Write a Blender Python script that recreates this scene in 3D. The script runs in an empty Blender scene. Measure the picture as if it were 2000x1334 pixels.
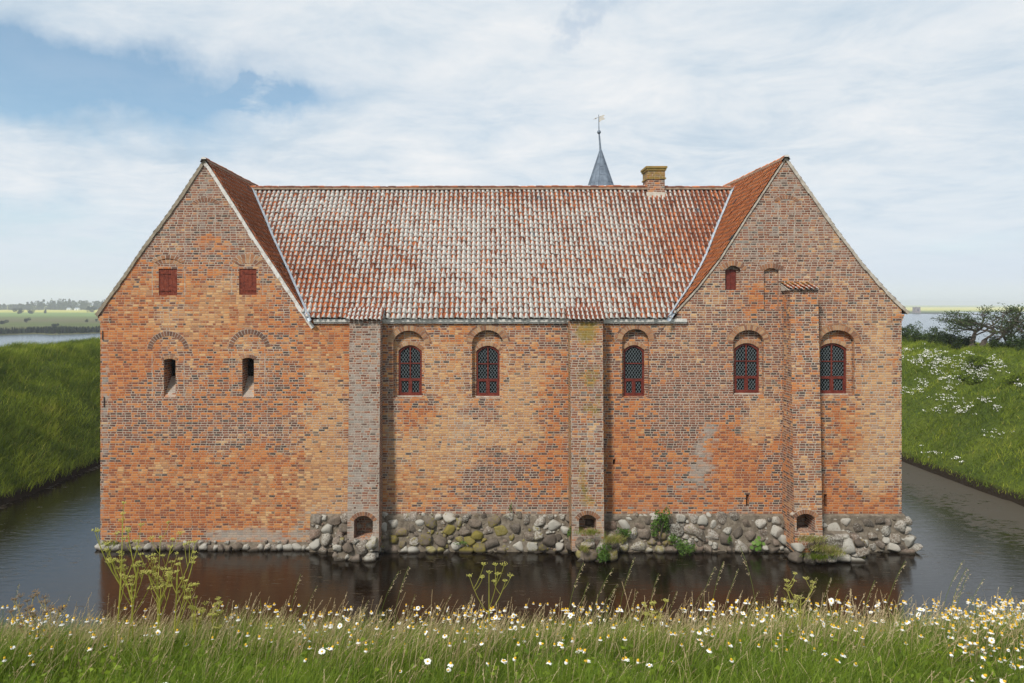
import bpy, math, random
import numpy as np
from mathutils import Vector, Matrix, Euler
from mathutils.geometry import delaunay_2d_cdt
rng = np.random.default_rng(7); random.seed(7)
S = bpy.context.scene
# ------------------------------------------------------------ camera
F = 1288.0; VX, HY = 940.0, 592.0; CZ = 10.45; FY = 28.0     # focal (photo px), vanishing point, eye height over moat, facade distance
cam = bpy.data.cameras.new('camera'); camo = bpy.data.objects.new('camera', cam); S.collection.objects.link(camo)
camo.location = (0, 0, CZ); camo.rotation_euler = (math.pi/2, 0, 0)
cam.sensor_width = 36; cam.lens = 36*F/2000; cam.shift_x = (1000-VX)/2000; cam.shift_y = -(667-HY)/2000
cam.clip_start = .1; cam.clip_end = 30000; S.camera = camo
S.render.resolution_x = 1024; S.render.resolution_y = 683
S.view_settings.view_transform = 'Standard'; S.view_settings.look = 'None'; S.view_settings.exposure = 0.0; S.view_settings.gamma = 1
S.cycles.volume_bounces = 1; S.cycles.max_bounces = 8; S.cycles.transparent_max_bounces = 12
# ------------------------------------------------------------ sky and sun
SUN_EL, SUN_AZ = math.radians(46), math.radians(-146)    # azimuth from +Y towards +X : behind-left of the camera
sd = Vector((math.sin(SUN_AZ)*math.cos(SUN_EL), math.cos(SUN_AZ)*math.cos(SUN_EL), math.sin(SUN_EL)))
sl = bpy.data.lights.new('sun', 'SUN'); sl.energy = 3.9; sl.angle = math.radians(7); sl.color = (1, .95, .87)
so = bpy.data.objects.new('sun', sl); S.collection.objects.link(so); so.rotation_euler = sd.to_track_quat('Z', 'Y').to_euler()

class NT:
    def __init__(s, nt): s.nt = nt; nt.nodes.clear()
    def n(s, typ, ins=None, **pr):
        nd = s.nt.nodes.new('ShaderNode'+typ)
        for k, v in pr.items(): setattr(nd, k, v)
        for k, v in (ins or {}).items():
            sk = nd.inputs[k]
            if isinstance(v, bpy.types.NodeSocket): s.nt.links.new(v, sk)
            elif v is not None:
                if isinstance(v, tuple) and sk.type == 'RGBA' and len(v) == 3: v = v+(1,)
                sk.default_value = v
        return nd
    def m(s, op, a, b=0.0, c=None, clamp=False):
        d = {0: a, 1: b}
        if c is not None: d[2] = c
        return s.n('Math', d, operation=op, use_clamp=clamp).outputs[0]
    def mix(s, f, a, b, bt='MIX'):
        return s.n('Mix', {0: f, 6: a, 7: b}, data_type='RGBA', blend_type=bt).outputs[2]
    def ramp(s, f, stops, interp='LINEAR'):
        r = s.n('ValToRGB', {0: f}); cr = r.color_ramp; cr.interpolation = interp
        while len(cr.elements) < len(stops): cr.elements.new(.5)
        for e, (p, c) in zip(cr.elements, stops):
            e.position = p; e.color = (c, c, c, 1) if isinstance(c, (int, float)) else tuple(c)+(1,)
        return r.outputs[0]
    def noise(s, vec, scale, detail=4, rough=.55, dist=0, dims='3D'):
        d = {'Scale': scale, 'Detail': detail, 'Roughness': rough, 'Distortion': dist}
        if vec is not None: d['Vector'] = vec
        return s.n('TexNoise', d, noise_dimensions=dims).outputs[0]
    def sm(s, v, lo, hi):
        return s.n('MapRange', {0: v, 1: lo, 2: hi, 3: 0.0, 4: 1.0}, interpolation_type='SMOOTHSTEP').outputs[0]
    def xyz(s, x, y, z=0.0): return s.n('CombineXYZ', {0: x, 1: y, 2: z}).outputs[0]

W = bpy.data.worlds.new('World'); S.world = W; W.use_nodes = True
t = NT(W.node_tree)
g = t.n('TexCoord').outputs['Generated']
sp = t.n('SeparateXYZ', {0: g}); dx, dy, dz = sp.outputs
sky = t.n('TexSky', sky_type='NISHITA', sun_disc=False, sun_elevation=SUN_EL, sun_rotation=SUN_AZ, altitude=20, air_density=1.0, dust_density=1.0, ozone_density=1.0)
zz = t.m('ADD', t.m('MAXIMUM', dz, 0.0), .12)
p = t.xyz(t.m('DIVIDE', dx, zz), t.m('DIVIDE', dy, zz))
pw = t.n('VectorMath', {0: t.n('VectorMath', {0: p, 1: (1.0, 1.15, 1)}, operation='MULTIPLY').outputs[0], 1: (4.3, 1.7, 0)}, operation='ADD').outputs[0]
big = t.noise(pw, .55, 9, .56, .3)
ym = t.m('MAXIMUM', dy, .08)
wn = t.n('TexNoise', {'Vector': g, 'Scale': 5.0, 'Detail': 8.0, 'Roughness': .6})
wc = t.n('SeparateColor', {0: wn.outputs[1]})
a = t.m('ADD', t.m('DIVIDE', dx, ym), t.m('MULTIPLY', t.m('SUBTRACT', wc.outputs[0], .5), .35))
b = t.m('ADD', t.m('DIVIDE', dz, ym), t.m('MULTIPLY', t.m('SUBTRACT', wc.outputs[1], .5), .22))
def hole(px, py, rx, ry, tilt=0.0):
    aa = t.m('DIVIDE', t.m('SUBTRACT', a, (px-VX)/F), rx/F)
    bb = t.m('SUBTRACT', b, (HY-py)/F)
    bb = t.m('DIVIDE', t.m('ADD', bb, t.m('MULTIPLY', t.m('SUBTRACT', a, (px-VX)/F), tilt)), ry/F)
    r2 = t.m('ADD', t.m('MULTIPLY', aa, aa), t.m('MULTIPLY', bb, bb))
    return t.m('EXPONENT', t.m('MULTIPLY', r2, -1.0))
h = t.m('MULTIPLY', hole(60, 150, 420, 95, .10), 1.0)
h = t.m('MAXIMUM', h, t.m('MULTIPLY', hole(420, 185, 210, 38, .12), .9))
h = t.m('MAXIMUM', h, t.m('MULTIPLY', hole(1160, 62, 130, 26, -.7), .34))
h = t.m('MAXIMUM', h, t.m('MULTIPLY', hole(80, 400, 330, 60, 0), .35))
h = t.m('MAXIMUM', h, t.m('MULTIPLY', hole(700, -60, 260, 60, 0), .25))
dens = t.m('SUBTRACT', t.m('ADD', t.m('MULTIPLY', t.m('SUBTRACT', big, .5), 1.5), .95), t.m('MULTIPLY', h, 1.25))
cov = t.sm(dens, -.12, .95)
fine = t.noise(pw, 2.4, 12, .66, .35)
soft = t.noise(pw, .8, 4, .5)
fb = t.noise(t.n('VectorMath', {0: pw, 1: (.8, 2.4, 1)}, operation='MULTIPLY').outputs[0], 1.5, 9, .62, .5)
shade = t.m('ADD', t.m('ADD', t.m('MULTIPLY', fine, .52), t.m('MULTIPLY', fb, .10)), t.m('MULTIPLY', soft, .38))
cc = t.ramp(shade, [(.34, (.50, .63, .75)), (.43, (.64, .74, .83)), (.51, (.78, .84, .89)), (.62, (.92, .935, .945))])
hz = t.sm(dz, 0.0, .22)
cc = t.mix(t.m('SUBTRACT', 1.0, hz), cc, (.76, .84, .91), 'MIX')
bg1 = t.n('Background', {0: t.mix(1.0, sky.outputs[0], (.78, 1.0, 1.0), 'MULTIPLY'), 1: .15}); bg2 = t.n('Background', {0: cc, 1: .98})
cov = t.m('MAXIMUM', cov, t.m('SUBTRACT', 1.0, t.sm(dz, .0, .30)))
wisp = t.m('MULTIPLY', t.sm(t.m('ADD', t.noise(pw, 2.6, 9, .62, .3), t.m('MULTIPLY', t.m('SUBTRACT', soft, .5), .8)), .46, .74), .8)
cov = t.m('MULTIPLY', t.m('MAXIMUM', t.m('MAXIMUM', cov, wisp), .20), .97)
mx = t.n('MixShader', {0: cov, 1: bg1.outputs[0], 2: bg2.outputs[0]})
t.n('OutputWorld', {0: mx.outputs[0]})
# ------------------------------------------------------------ helpers
def tag(o, label=None, cat=None, group=None, kind=None):
    if label: o['label'] = label
    if cat: o['category'] = cat
    if group: o['group'] = group
    if kind: o['kind'] = kind
    return o
def link(o, parent=None):
    S.collection.objects.link(o)
    if parent is not None: o.parent = parent
    return o
def empty(name, loc=(0, 0, 0)):
    o = bpy.data.objects.new(name, None); o.location = loc; o.empty_display_size = .3; return link(o)
def mesh_np(name, V, Q, mats, parent=None, col=None, uv=None, smooth=False, mi=None, loc=None):
    """V (n,3), Q (m,k) same-size faces; col (n,4) vertex colours, uv (n,2)"""
    V = np.asarray(V, np.float32); Q = np.asarray(Q, np.int32); k = Q.shape[1]
    me = bpy.data.meshes.new(name); me.vertices.add(len(V)); me.vertices.foreach_set('co', V.ravel())
    me.loops.add(Q.size); me.loops.foreach_set('vertex_index', Q.ravel())
    me.polygons.add(len(Q)); me.polygons.foreach_set('loop_start', np.arange(0, Q.size, k, dtype=np.int32))
    me.polygons.foreach_set('loop_total', np.full(len(Q), k, np.int32))
    if mi is not None: me.polygons.foreach_set('material_index', np.asarray(mi, np.int32))
    if smooth: me.polygons.foreach_set('use_smooth', np.ones(len(Q), bool))
    if col is not None:
        at = me.color_attributes.new('zone', 'FLOAT_COLOR', 'POINT'); at.data.foreach_set('color', np.asarray(col, np.float32).ravel())
    if uv is not None:
        ul = me.uv_layers.new(name='uv'); ul.data.foreach_set('uv', np.asarray(uv, np.float32)[Q.ravel()].ravel())
    me.update(calc_edges=True)
    for m_ in (mats if isinstance(mats, (list, tuple)) else [mats]): me.materials.append(m_)
    o = bpy.data.objects.new(name, me)
    if loc is not None: o.location = loc
    return link(o, parent)
class MB:
    """polygon collector with per-vertex zone colour and per-corner uv (metres)"""
    def __init__(s): s.v = []; s.f = []; s.c = []; s.uv = []; s.mi = []
    def poly(s, pts, uvs=None, cols=None, mi=0):
        b0 = len(s.v); s.v += [tuple(q) for q in pts]; n = len(pts); s.f.append(tuple(range(b0, b0+n)))
        s.uv += list(uvs) if uvs is not None else [autouv(q, pts) for q in pts]
        s.c += list(cols) if cols is not None else [(.5, .3, 0, 0)]*n; s.mi.append(mi)
    def box(s, x0, x1, y0, y1, z0, z1, col=(.5, .3, 0, 0), mi=0):
        P = [(x, y, z) for z in (z0, z1) for y in (y0, y1) for x in (x0, x1)]
        for f in ((0, 1, 5, 4), (1, 3, 7, 5), (3, 2, 6, 7), (2, 0, 4, 6), (4, 5, 7, 6), (2, 3, 1, 0)):
            s.poly([P[i] for i in f], cols=[col]*4, mi=mi)
    def hexa(s, P, col=(.5, .3, 0, 0), mi=0):        # 8 pts: front quad 0-3, back quad 4-7
        for f in ((0, 1, 2, 3), (7, 6, 5, 4), (0, 4, 5, 1), (1, 5, 6, 2), (2, 6, 7, 3), (3, 7, 4, 0)):
            s.poly([P[i] for i in f], cols=[col]*4, mi=mi)
    def tube(s, pts, r, n=6, col=(.5, .3, 0, 0), mi=0):
        pts = [Vector(q) for q in pts]; rs = r if isinstance(r, (list, tuple)) else [r]*len(pts); rings = []
        for i, q in enumerate(pts):
            d = (pts[min(i+1, len(pts)-1)]-pts[max(i-1, 0)]).normalized()
            a_ = d.orthogonal().normalized(); b_ = d.cross(a_)
            rings.append([q+(a_*math.cos(2*math.pi*j/n)+b_*math.sin(2*math.pi*j/n))*rs[i] for j in range(n)])
        for i in range(len(rings)-1):
            for j in range(n):
                s.poly([rings[i][j], rings[i][(j+1) % n], rings[i+1][(j+1) % n], rings[i+1][j]], cols=[col]*4, mi=mi)
        s.poly(rings[0][::-1], cols=[col]*n, mi=mi); s.poly(rings[-1], cols=[col]*n, mi=mi)
    def build(s, name, mats, parent=None, smooth=False, loc=None):
        me = bpy.data.meshes.new(name); me.from_pydata(s.v, [], s.f)
        at = me.color_attributes.new('zone', 'FLOAT_COLOR', 'POINT'); at.data.foreach_set('color', np.array(s.c, np.float32).ravel())
        ul = me.uv_layers.new(name='uv'); ul.data.foreach_set('uv', np.array(s.uv, np.float32).ravel())
        for m_ in (mats if isinstance(mats, (list, tuple)) else [mats]): me.materials.append(m_)
        me.polygons.foreach_set('material_index', s.mi)
        if smooth: me.polygons.foreach_set('use_smooth', [True]*len(s.f))
        o = bpy.data.objects.new(name, me)
        if loc is not None: o.location = loc
        return link(o, parent)
def autouv(q, pts):
    a_, b_, c_ = Vector(pts[0]), Vector(pts[1]), Vector(pts[2]); n = (b_-a_).cross(c_-a_)
    ax = max(range(3), key=lambda i: abs(n[i]))
    return (q[0], q[2]) if ax == 1 else ((q[1], q[2]) if ax == 0 else (q[0], q[1]))
def vnoise(x, y, seed=0):
    x = np.asarray(x, float); y = np.asarray(y, float); xi = np.floor(x); yi = np.floor(y); fx_ = x-xi; fy_ = y-yi
    def hsh(i, j):
        v = np.sin(i*127.1+j*311.7+seed*74.7)*43758.5453; return v-np.floor(v)
    u = fx_*fx_*(3-2*fx_); v = fy_*fy_*(3-2*fy_)
    return (hsh(xi, yi)*(1-u)+hsh(xi+1, yi)*u)*(1-v)+(hsh(xi, yi+1)*(1-u)+hsh(xi+1, yi+1)*u)*v
def fbm(x, y, seed=0, o=4):
    r = 0; am = .5; tot = 0
    for i in range(o): r = r+am*vnoise(x*2**i, y*2**i, seed+i); tot += am; am *= .5
    return r/tot
def sm01(v): v = np.clip(v, 0, 1); return v*v*(3-2*v)
def fx(px): return (px-VX)*FY/F
def fz(py): return CZ-(py-HY)*FY/F
def at(px, py, Y): return ((px-VX)*Y/F, Y, CZ-(py-HY)*Y/F)
# ------------------------------------------------------------ materials
def mat(name):
    m_ = bpy.data.materials.new(name); m_.use_nodes = True; return m_, NT(m_.node_tree)
def fin(t, col, rough=.85, bump=None, bstr=.5, bdist=.02, metal=0.0, spec=.3, nrm=None, **kw):
    d = {'Base Color': col, 'Roughness': rough, 'Metallic': metal, 'Specular IOR Level': spec}; d.update(kw)
    if bump is not None: d['Normal'] = t.n('Bump', {'Height': bump, 'Strength': bstr, 'Distance': bdist}).outputs[0]
    b_ = t.n('BsdfPrincipled', d); t.n('OutputMaterial', {0: b_.outputs[0]}); return b_
def zone_attr(t):
    a_ = t.n('Attribute', attribute_name='zone'); s_ = t.n('SeparateColor', {0: a_.outputs['Color']}); return s_.outputs[0], s_.outputs[1], s_.outputs[2], a_.outputs['Alpha']

def brick_material(name, H=.1, grey=0.0):
    m_, t = mat(name)
    uv = t.n('UVMap', uv_map='uv').outputs[0]; geo = t.n('NewGeometry').outputs['Position']
    zo, zt, zw, za = zone_attr(t)
    dn = t.n('TexNoise', {'Vector': uv, 'Scale': 3.0, 'Detail': 5.0, 'Roughness': .7}).outputs[1]
    uvd = t.n('VectorMath', {0: t.n('VectorMath', {0: dn, 1: (.5, .5, .5)}, operation='SUBTRACT').outputs[0], 1: (.05, .045, 0)}, operation='MULTIPLY').outputs[0]
    uvd = t.n('VectorMath', {0: uv, 1: uvd}, operation='ADD').outputs[0]
    s_ = t.n('SeparateXYZ', {0: uvd}); u, v = s_.outputs[0], s_.outputs[1]
    vr = t.m('DIVIDE', v, H); row = t.m('FLOOR', vr); fv = t.m('SUBTRACT', vr, row)
    rr = t.n('TexWhiteNoise', {'W': row}, noise_dimensions='1D').outputs[0]
    off = t.m('ADD', t.m('MULTIPLY', t.m('MODULO', t.m('ABSOLUTE', row), 2.0), .5), t.m('MULTIPLY', rr, .22))
    up = t.m('ADD', t.m('DIVIDE', u, .64), off); per = t.m('FLOOR', up)
    tt = t.m('MULTIPLY', t.m('SUBTRACT', up, per), 2.5); cell = t.m('FLOOR', tt); loc_ = t.m('SUBTRACT', tt, cell)
    wid = t.m('SUBTRACT', 1.0, t.m('MULTIPLY', t.m('GREATER_THAN', cell, 1.5), .5))
    du = t.m('MULTIPLY', t.m('MINIMUM', loc_, t.m('SUBTRACT', wid, loc_)), .256)
    dv = t.m('MULTIPLY', t.m('MINIMUM', fv, t.m('SUBTRACT', 1.0, fv)), H)
    d_ = t.m('MINIMUM', du, dv)
    edge = t.noise(uv, 22, 3, .6)
    d2 = t.m('ADD', d_, t.m('MULTIPLY', t.m('SUBTRACT', edge, .5), .012))
    brick = t.sm(d2, .0075, .0145)
    idv = t.xyz(t.m('ADD', t.m('MULTIPLY', per, 3.0), cell), row)
    wn_ = t.n('TexWhiteNoise', {'Vector': idv}, noise_dimensions='3D'); r1 = wn_.outputs[0]
    r1 = t.m('ADD', t.m('MULTIPLY', t.m('SUBTRACT', r1, .5), .92), t.m('ADD', .46, t.m('MULTIPLY', t.m('LESS_THAN', r1, .04), -.34))); cs = t.n('SeparateColor', {0: wn_.outputs[1]}); r2, r3, r4 = cs.outputs
    brown = t.ramp(r1, [(0, (.05, .034, .030)), (.05, (.08, .036, .028)), (.3, (.165, .058, .034)), (.6, (.225, .080, .044)), (.82, (.27, .115, .066)), (1, (.36, .20, .12))])
    orange = t.ramp(r1, [(0, (.12, .045, .032)), (.05, (.22, .06, .03)), (.3, (.30, .078, .022)), (.5, (.41, .112, .026)), (.75, (.50, .160, .038)), (1, (.54, .225, .070))])
    tan = t.ramp(r1, [(0, (.18, .12, .08)), (.04, (.32, .15, .075)), (.4, (.45, .215, .088)), (.8, (.56, .31, .135)), (1, (.62, .42, .21))])
    mn = t.noise(geo, .55, 6, .62); mn2 = t.noise(geo, 2.6, 4, .65)
    mn3 = t.m('MULTIPLY', t.m('SUBTRACT', t.m('ADD', mn, mn2), 1.0), 1.15)
    fo = t.sm(t.m('ADD', t.m('ADD', zo, t.m('MULTIPLY', t.m('SUBTRACT', r2, .5), .70)), mn3), .30, .66)
    ft = t.sm(t.m('ADD', t.m('ADD', zt, t.m('MULTIPLY', t.m('SUBTRACT', r3, .5), .55)), t.m('MULTIPLY', mn3, -1.0)), .32, .70)
    col = t.mix(fo, brown, orange); col = t.mix(ft, col, tan)
    # odd overburnt headers
    col = t.mix(t.m('GREATER_THAN', r4, .988), col, (.06, .048, .045))
    fgr = t.noise(uv, 45, 4, .7); col = t.mix(t.m('MULTIPLY', t.sm(fgr, .35, .75), .3), col, t.mix(.5, col, (.62, .46, .34)))
    col = t.mix(t.m('MULTIPLY', t.sm(t.noise(geo, 7, 5, .7), .52, .8), .35), col, (.12, .085, .065))
    mort = t.mix(t.noise(geo, 1.3, 4, .6), (.34, .275, .21), (.62, .55, .46))
    mort = t.mix(t.m('MULTIPLY', fo, .70), mort, (.38, .19, .085))
    out = t.mix(brick, mort, col)
    wmask = t.m('MULTIPLY', t.sm(t.m('ADD', zw, t.m('ADD', t.m('MULTIPLY', t.m('SUBTRACT', t.noise(geo, 4, 6, .7), .5), .9), t.m('MULTIPLY', t.m('SUBTRACT', r4, .5), .5))), .28, .85), .80)
    out = t.mix(wmask, out, t.mix(t.noise(geo, 3, 4, .6), (.22, .19, .16), (.46, .42, .37)))
    if grey: out = t.mix(grey, out, (.20, .165, .13))
    ms = t.m('MULTIPLY', t.sm(t.m('ADD', za, t.m('MULTIPLY', t.m('SUBTRACT', t.noise(geo, 9, 6, .75), .5), 1.5)), .45, .95), .75)
    out = t.mix(ms, out, (.25, .18, .025))
    out = t.mix(t.m('MULTIPLY', t.sm(t.noise(geo, 26, 4, .75), .55, .8), .35), out, (.07, .05, .04)); hgt = t.m('ADD', t.m('MULTIPLY', t.sm(d2, .002, .016), .75), t.m('ADD', t.m('MULTIPLY', fgr, .3), t.m('MULTIPLY', r2, .45))); hgt = t.m('ADD', hgt, t.m('MULTIPLY', t.noise(geo, 1.3, 3, .6), 4.0))
    fin(t, out, .9, hgt, .75, .012, spec=.2)
    return m_
BR = brick_material('old_brick')
m_, t = mat('arch_brick'); zo, zt, zw, za = zone_attr(t); geo = t.n('NewGeometry').outputs['Position']
c_ = t.ramp(zo, [(0, (.09, .045, .035)), (.3, (.20, .085, .05)), (.6, (.38, .17, .08)), (1, (.52, .33, .18))])
c_ = t.mix(t.m('MULTIPLY', t.noise(geo, 18, 5, .7), .5), c_, (.18, .12, .085)); fin(t, c_, .9, t.noise(geo, 30, 4, .7), .5, .01, spec=.2); ARCHB = m_
m_, t = mat('ridge_mortar'); geo = t.n('NewGeometry').outputs['Position']
fin(t, t.ramp(t.noise(geo, 6, 6, .7), [(.3, (.13, .09, .06)), (.7, (.30, .23, .17))]), .95, t.noise(geo, 14, 6, .7), .6, .02, spec=.1); RIDM = m_
m_, t = mat('lime_mortar'); geo = t.n('NewGeometry').outputs['Position']
fin(t, t.ramp(t.noise(geo, 4, 6, .7), [(.3, (.24, .2, .16)), (.5, (.42, .37, .31)), (.75, (.56, .52, .46))]), .95, t.noise(geo, 14, 6, .7), .6, .02, spec=.1); MORT = m_
m_, t = mat('verge_lime'); geo = t.n('NewGeometry').outputs['Position']
fin(t, t.ramp(t.noise(geo, 6, 6, .7), [(.3, (.35, .31, .27)), (.48, (.60, .57, .53)), (.75, (.74, .72, .69))]), .95, t.noise(geo, 10, 6, .7), .8, .03, spec=.1); LIME = m_

def tile_material(name, c_lo, c_mid, c_hi):
    m_, t = mat(name); uv = t.n('UVMap', uv_map='uv').outputs[0]; geo = t.n('NewGeometry').outputs['Position']
    zo, zl, zd, za = zone_attr(t); s_ = t.n('SeparateXYZ', {0: uv}); tu, tv = s_.outputs[0], s_.outputs[1]
    base = t.ramp(zo, [(0, c_lo), (.45, c_mid), (.85, c_hi), (1, (min(1, c_hi[0]*1.2), c_hi[1]*1.25, c_hi[2]*1.2))])
    n1 = t.noise(geo, 9, 5, .7); n2 = t.noise(geo, 34, 4, .7)
    base = t.mix(t.sm(n1, .45, .8), base, t.mix(.6, base, (.06, .04, .03)))
    base = t.mix(t.m('MULTIPLY', t.sm(n2, .5, .8), .35), base, (.45, .33, .25))
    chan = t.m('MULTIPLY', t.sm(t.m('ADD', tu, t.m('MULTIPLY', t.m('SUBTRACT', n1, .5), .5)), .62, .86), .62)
    base = t.mix(chan, base, (.085, .035, .022)); base = t.mix(t.m('MULTIPLY', t.m('SUBTRACT', 1.0, t.sm(tv, .0, .42)), .45), base, (.10, .042, .026)); base = t.mix(zd, base, (.075, .08, .095))  # pan channels darkened, and shade under the overlaps painted into the base colour
    tc = t.m('SUBTRACT', 1.0, t.m('MULTIPLY', t.m('ABSOLUTE', t.m('SUBTRACT', tu, .42)), 2.3))
    k = t.m('ADD', t.m('MULTIPLY', zl, 1.15), t.m('MULTIPLY', t.m('SUBTRACT', n2, .5), 1.1))
    k = t.m('ADD', k, t.m('MULTIPLY', t.m('SUBTRACT', tv, .52), 1.5)); k = t.m('ADD', k, t.m('MULTIPLY', t.m('SUBTRACT', n1, .5), .9)); k = t.m('ADD', k, t.m('MULTIPLY', t.m('SUBTRACT', tc, .52), 1.7))
    lm = t.sm(k, .48, .66)
    out = t.mix(lm, base, t.mix(n1, (.50, .48, .44), (.70, .68, .64)))
    ym_ = t.m('MULTIPLY', t.sm(t.m('ADD', za, t.m('MULTIPLY', t.m('SUBTRACT', n2, .5), 1.2)), .5, .9), .75)
    out = t.mix(ym_, out, (.28, .17, .03))
    fin(t, out, .85, n2, .4, .01, spec=.25); return m_
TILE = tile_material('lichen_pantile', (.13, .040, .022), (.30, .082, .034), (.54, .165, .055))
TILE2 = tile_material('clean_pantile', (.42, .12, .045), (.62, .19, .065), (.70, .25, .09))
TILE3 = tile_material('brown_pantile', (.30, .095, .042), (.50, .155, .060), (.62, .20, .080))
def simple(name, stops, scale, rough=.8, bstr=.4, bdist=.01, metal=0.0, spec=.3, det=6):
    m_, t = mat(name); geo = t.n('TexCoord').outputs['Object']; n = t.noise(geo, scale, det, .65)
    fin(t, t.ramp(n, stops), rough, t.noise(geo, scale*3, det, .65), bstr, bdist, metal, spec); return m_
LEAD = simple('lead_sheet', [(.3, (.10, .125, .16)), (.7, (.20, .245, .30))], 3, .5, .2, .005, .3, .5)
ZINC = simple('zinc_flashing', [(.3, (.25, .29, .34)), (.7, (.50, .55, .60))], 5, .45, .2, .005, .3, .5)
RED = simple('red_paint', [(.25, (.06, .014, .010)), (.5, (.135, .022, .014)), (.75, (.19, .05, .035))], 5, .6)
REDW = simple('weathered_red_wood', [(.3, (.07, .016, .010)), (.5, (.16, .030, .014)), (.66, (.21, .050, .026)), (.8, (.28, .16, .11))], 9, .8)
WOOD = simple('grey_painted_board', [(.3, (.34, .32, .29)), (.5, (.60, .58, .54)), (.8, (.72, .71, .68))], 6, .8)
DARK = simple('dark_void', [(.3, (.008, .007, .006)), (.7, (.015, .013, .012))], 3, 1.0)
IRON = simple('iron', [(.3, (.03, .028, .03)), (.7, (.08, .075, .075))], 10, .6, metal=.3)
CAME = simple('lead_came', [(.3, (.13, .16, .175)), (.7, (.22, .255, .27))], 10, .5, metal=0.0)
GILT = simple('weathered_copper', [(.3, (.40, .38, .34)), (.7, (.55, .52, .46))], 5, .5, metal=.2)
m_, t = mat('old_glass'); fin(t, (.006, .008, .009), .25, t.noise(t.n('TexCoord').outputs['Object'], 7, 2), .25, .02, spec=.12); GLASS = m_
m_, t = mat('fieldstone'); geo = t.n('NewGeometry').outputs['Position']; zo, zl, zd, za = zone_attr(t)
c_ = t.ramp(zo, [(0, (.09, .08, .072)), (.25, (.17, .15, .13)), (.5, (.24, .19, .15)), (.7, (.26, .22, .19)), (.9, (.30, .20, .155)), (1, (.38, .35, .31))])
n1 = t.noise(geo, 5, 6, .7); n2 = t.noise(geo, 17, 6, .75)
c_ = t.mix(.42, c_, (.105, .075, .048)); c_ = t.mix(t.sm(n1, .35, .72), c_, t.mix(.7, c_, (.045, .038, .03)))
c_ = t.mix(t.m('MULTIPLY', t.sm(t.m('ADD', t.m('MULTIPLY', zl, .5), n2), .70, .84), .75), c_, (.42, .405, .36))
c_ = t.mix(t.m('MULTIPLY', t.sm(t.m('ADD', t.m('MULTIPLY', zd, .42), t.m('ADD', t.m('MULTIPLY', n1, .6), t.m('MULTIPLY', t.noise(geo, 11, 5, .7), .6))), .80, .96), .8), c_, (.20, .165, .03))
sz = t.n('SeparateXYZ', {0: geo}).outputs[2]
c_ = t.mix(t.m('SUBTRACT', 1.0, t.sm(sz, .02, .16)), c_, (.035, .028, .02))
fin(t, c_, .85, n2, .7, .02, spec=.25); STONE = m_
def leafmat(name, stops, rough=.6, trans=.25):
    m_, t = mat(name); zo, zl, zd, za = zone_attr(t)
    c_ = t.ramp(zo, stops)
    b_ = t.n('BsdfPrincipled', {'Base Color': c_, 'Roughness': rough, 'Specular IOR Level': .25}); tr = t.n('BsdfTranslucent', {0: c_})
    t.n('OutputMaterial', {0: t.n('MixShader', {0: trans, 1: b_.outputs[0], 2: tr.outputs[0]}).outputs[0]}); return m_
GRASS = leafmat('grass_blades', [(0, (.045, .085, .010)), (.3, (.13, .20, .018)), (.6, (.25, .34, .030)), (.74, (.33, .38, .05)), (.84, (.44, .38, .15)), (1, (.64, .53, .32))], trans=.4)
BGRASS = leafmat('bank_grass', [(0, (.06, .095, .010)), (.4, (.16, .22, .018)), (.75, (.28, .33, .030)), (1, (.42, .38, .09))], .8, .3)
LEAF = leafmat('leaves', [(0, (.018, .03, .01)), (.5, (.05, .085, .02)), (1, (.11, .15, .035))])
PLANT = leafmat('wall_plant_leaves', [(0, (.05, .10, .015)), (.5, (.10, .19, .03)), (1, (.17, .27, .06))])
FARLEAF = leafmat('far_leaves', [(0, (.014, .022, .012)), (.5, (.03, .045, .018)), (1, (.05, .07, .025))], .9, .1)
PETAL = simple('white_petals', [(.2, (.72, .72, .68)), (.8, (.85, .85, .83))], 20, .6, 0, spec=.2)
DISC = simple('yellow_disc', [(.2, (.55, .30, .015)), (.8, (.80, .50, .03))], 60, .7, .4, .002)
STEM = leafmat('green_stems', [(0, (.06, .10, .02)), (.45, (.15, .20, .04)), (.6, (.33, .33, .05)), (.8, (.38, .36, .09)), (1, (.40, .33, .15))])
STRAW = leafmat('straw_seed_heads', [(0, (.34, .25, .13)), (.5, (.52, .41, .24)), (1, (.66, .55, .36))], .7, .3)
BARK = simple('bark', [(.3, (.035, .028, .022)), (.7, (.11, .09, .07))], 8, .9, .6, .02)
# ------------------------------------------------------------ ground
XL, XR, YN, YB = -24.5, 27.7, 18.0, 74.0
LP = np.array([(-30, -1.6), (-2.5, -1.6), (-.5, -.5), (0, -.15), (.12, .25), (.6, .75), (4, 3.7), (7.5, 5.9), (9.3, 6.35), (11, 6.5), (15, 6.4), (24, 3.5), (40, -2.0), (70, -6), (400, -6)])
RP = np.array([(-30, -1.6), (-2.5, -1.6), (-.5, -.5), (0, -.15), (.12, .25), (.7, .8), (4, 3.9), (7.5, 6.2), (9.5, 6.75), (11.5, 7.0), (15, 6.9), (24, 4.6), (40, -2.0), (70, -6), (400, -6)])
NPt = np.array([(-30, -1.6), (-2.5, -1.6), (-.5, -.5), (0, -.1), (.12, .3), (5.58, 5.4), (7.13, 7.06), (8.06, 7.72), (8.8, 8.03), (9.42, 8.15), (17, 8.1), (24, 4), (40, -2), (70, -6), (400, -6)])
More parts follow.
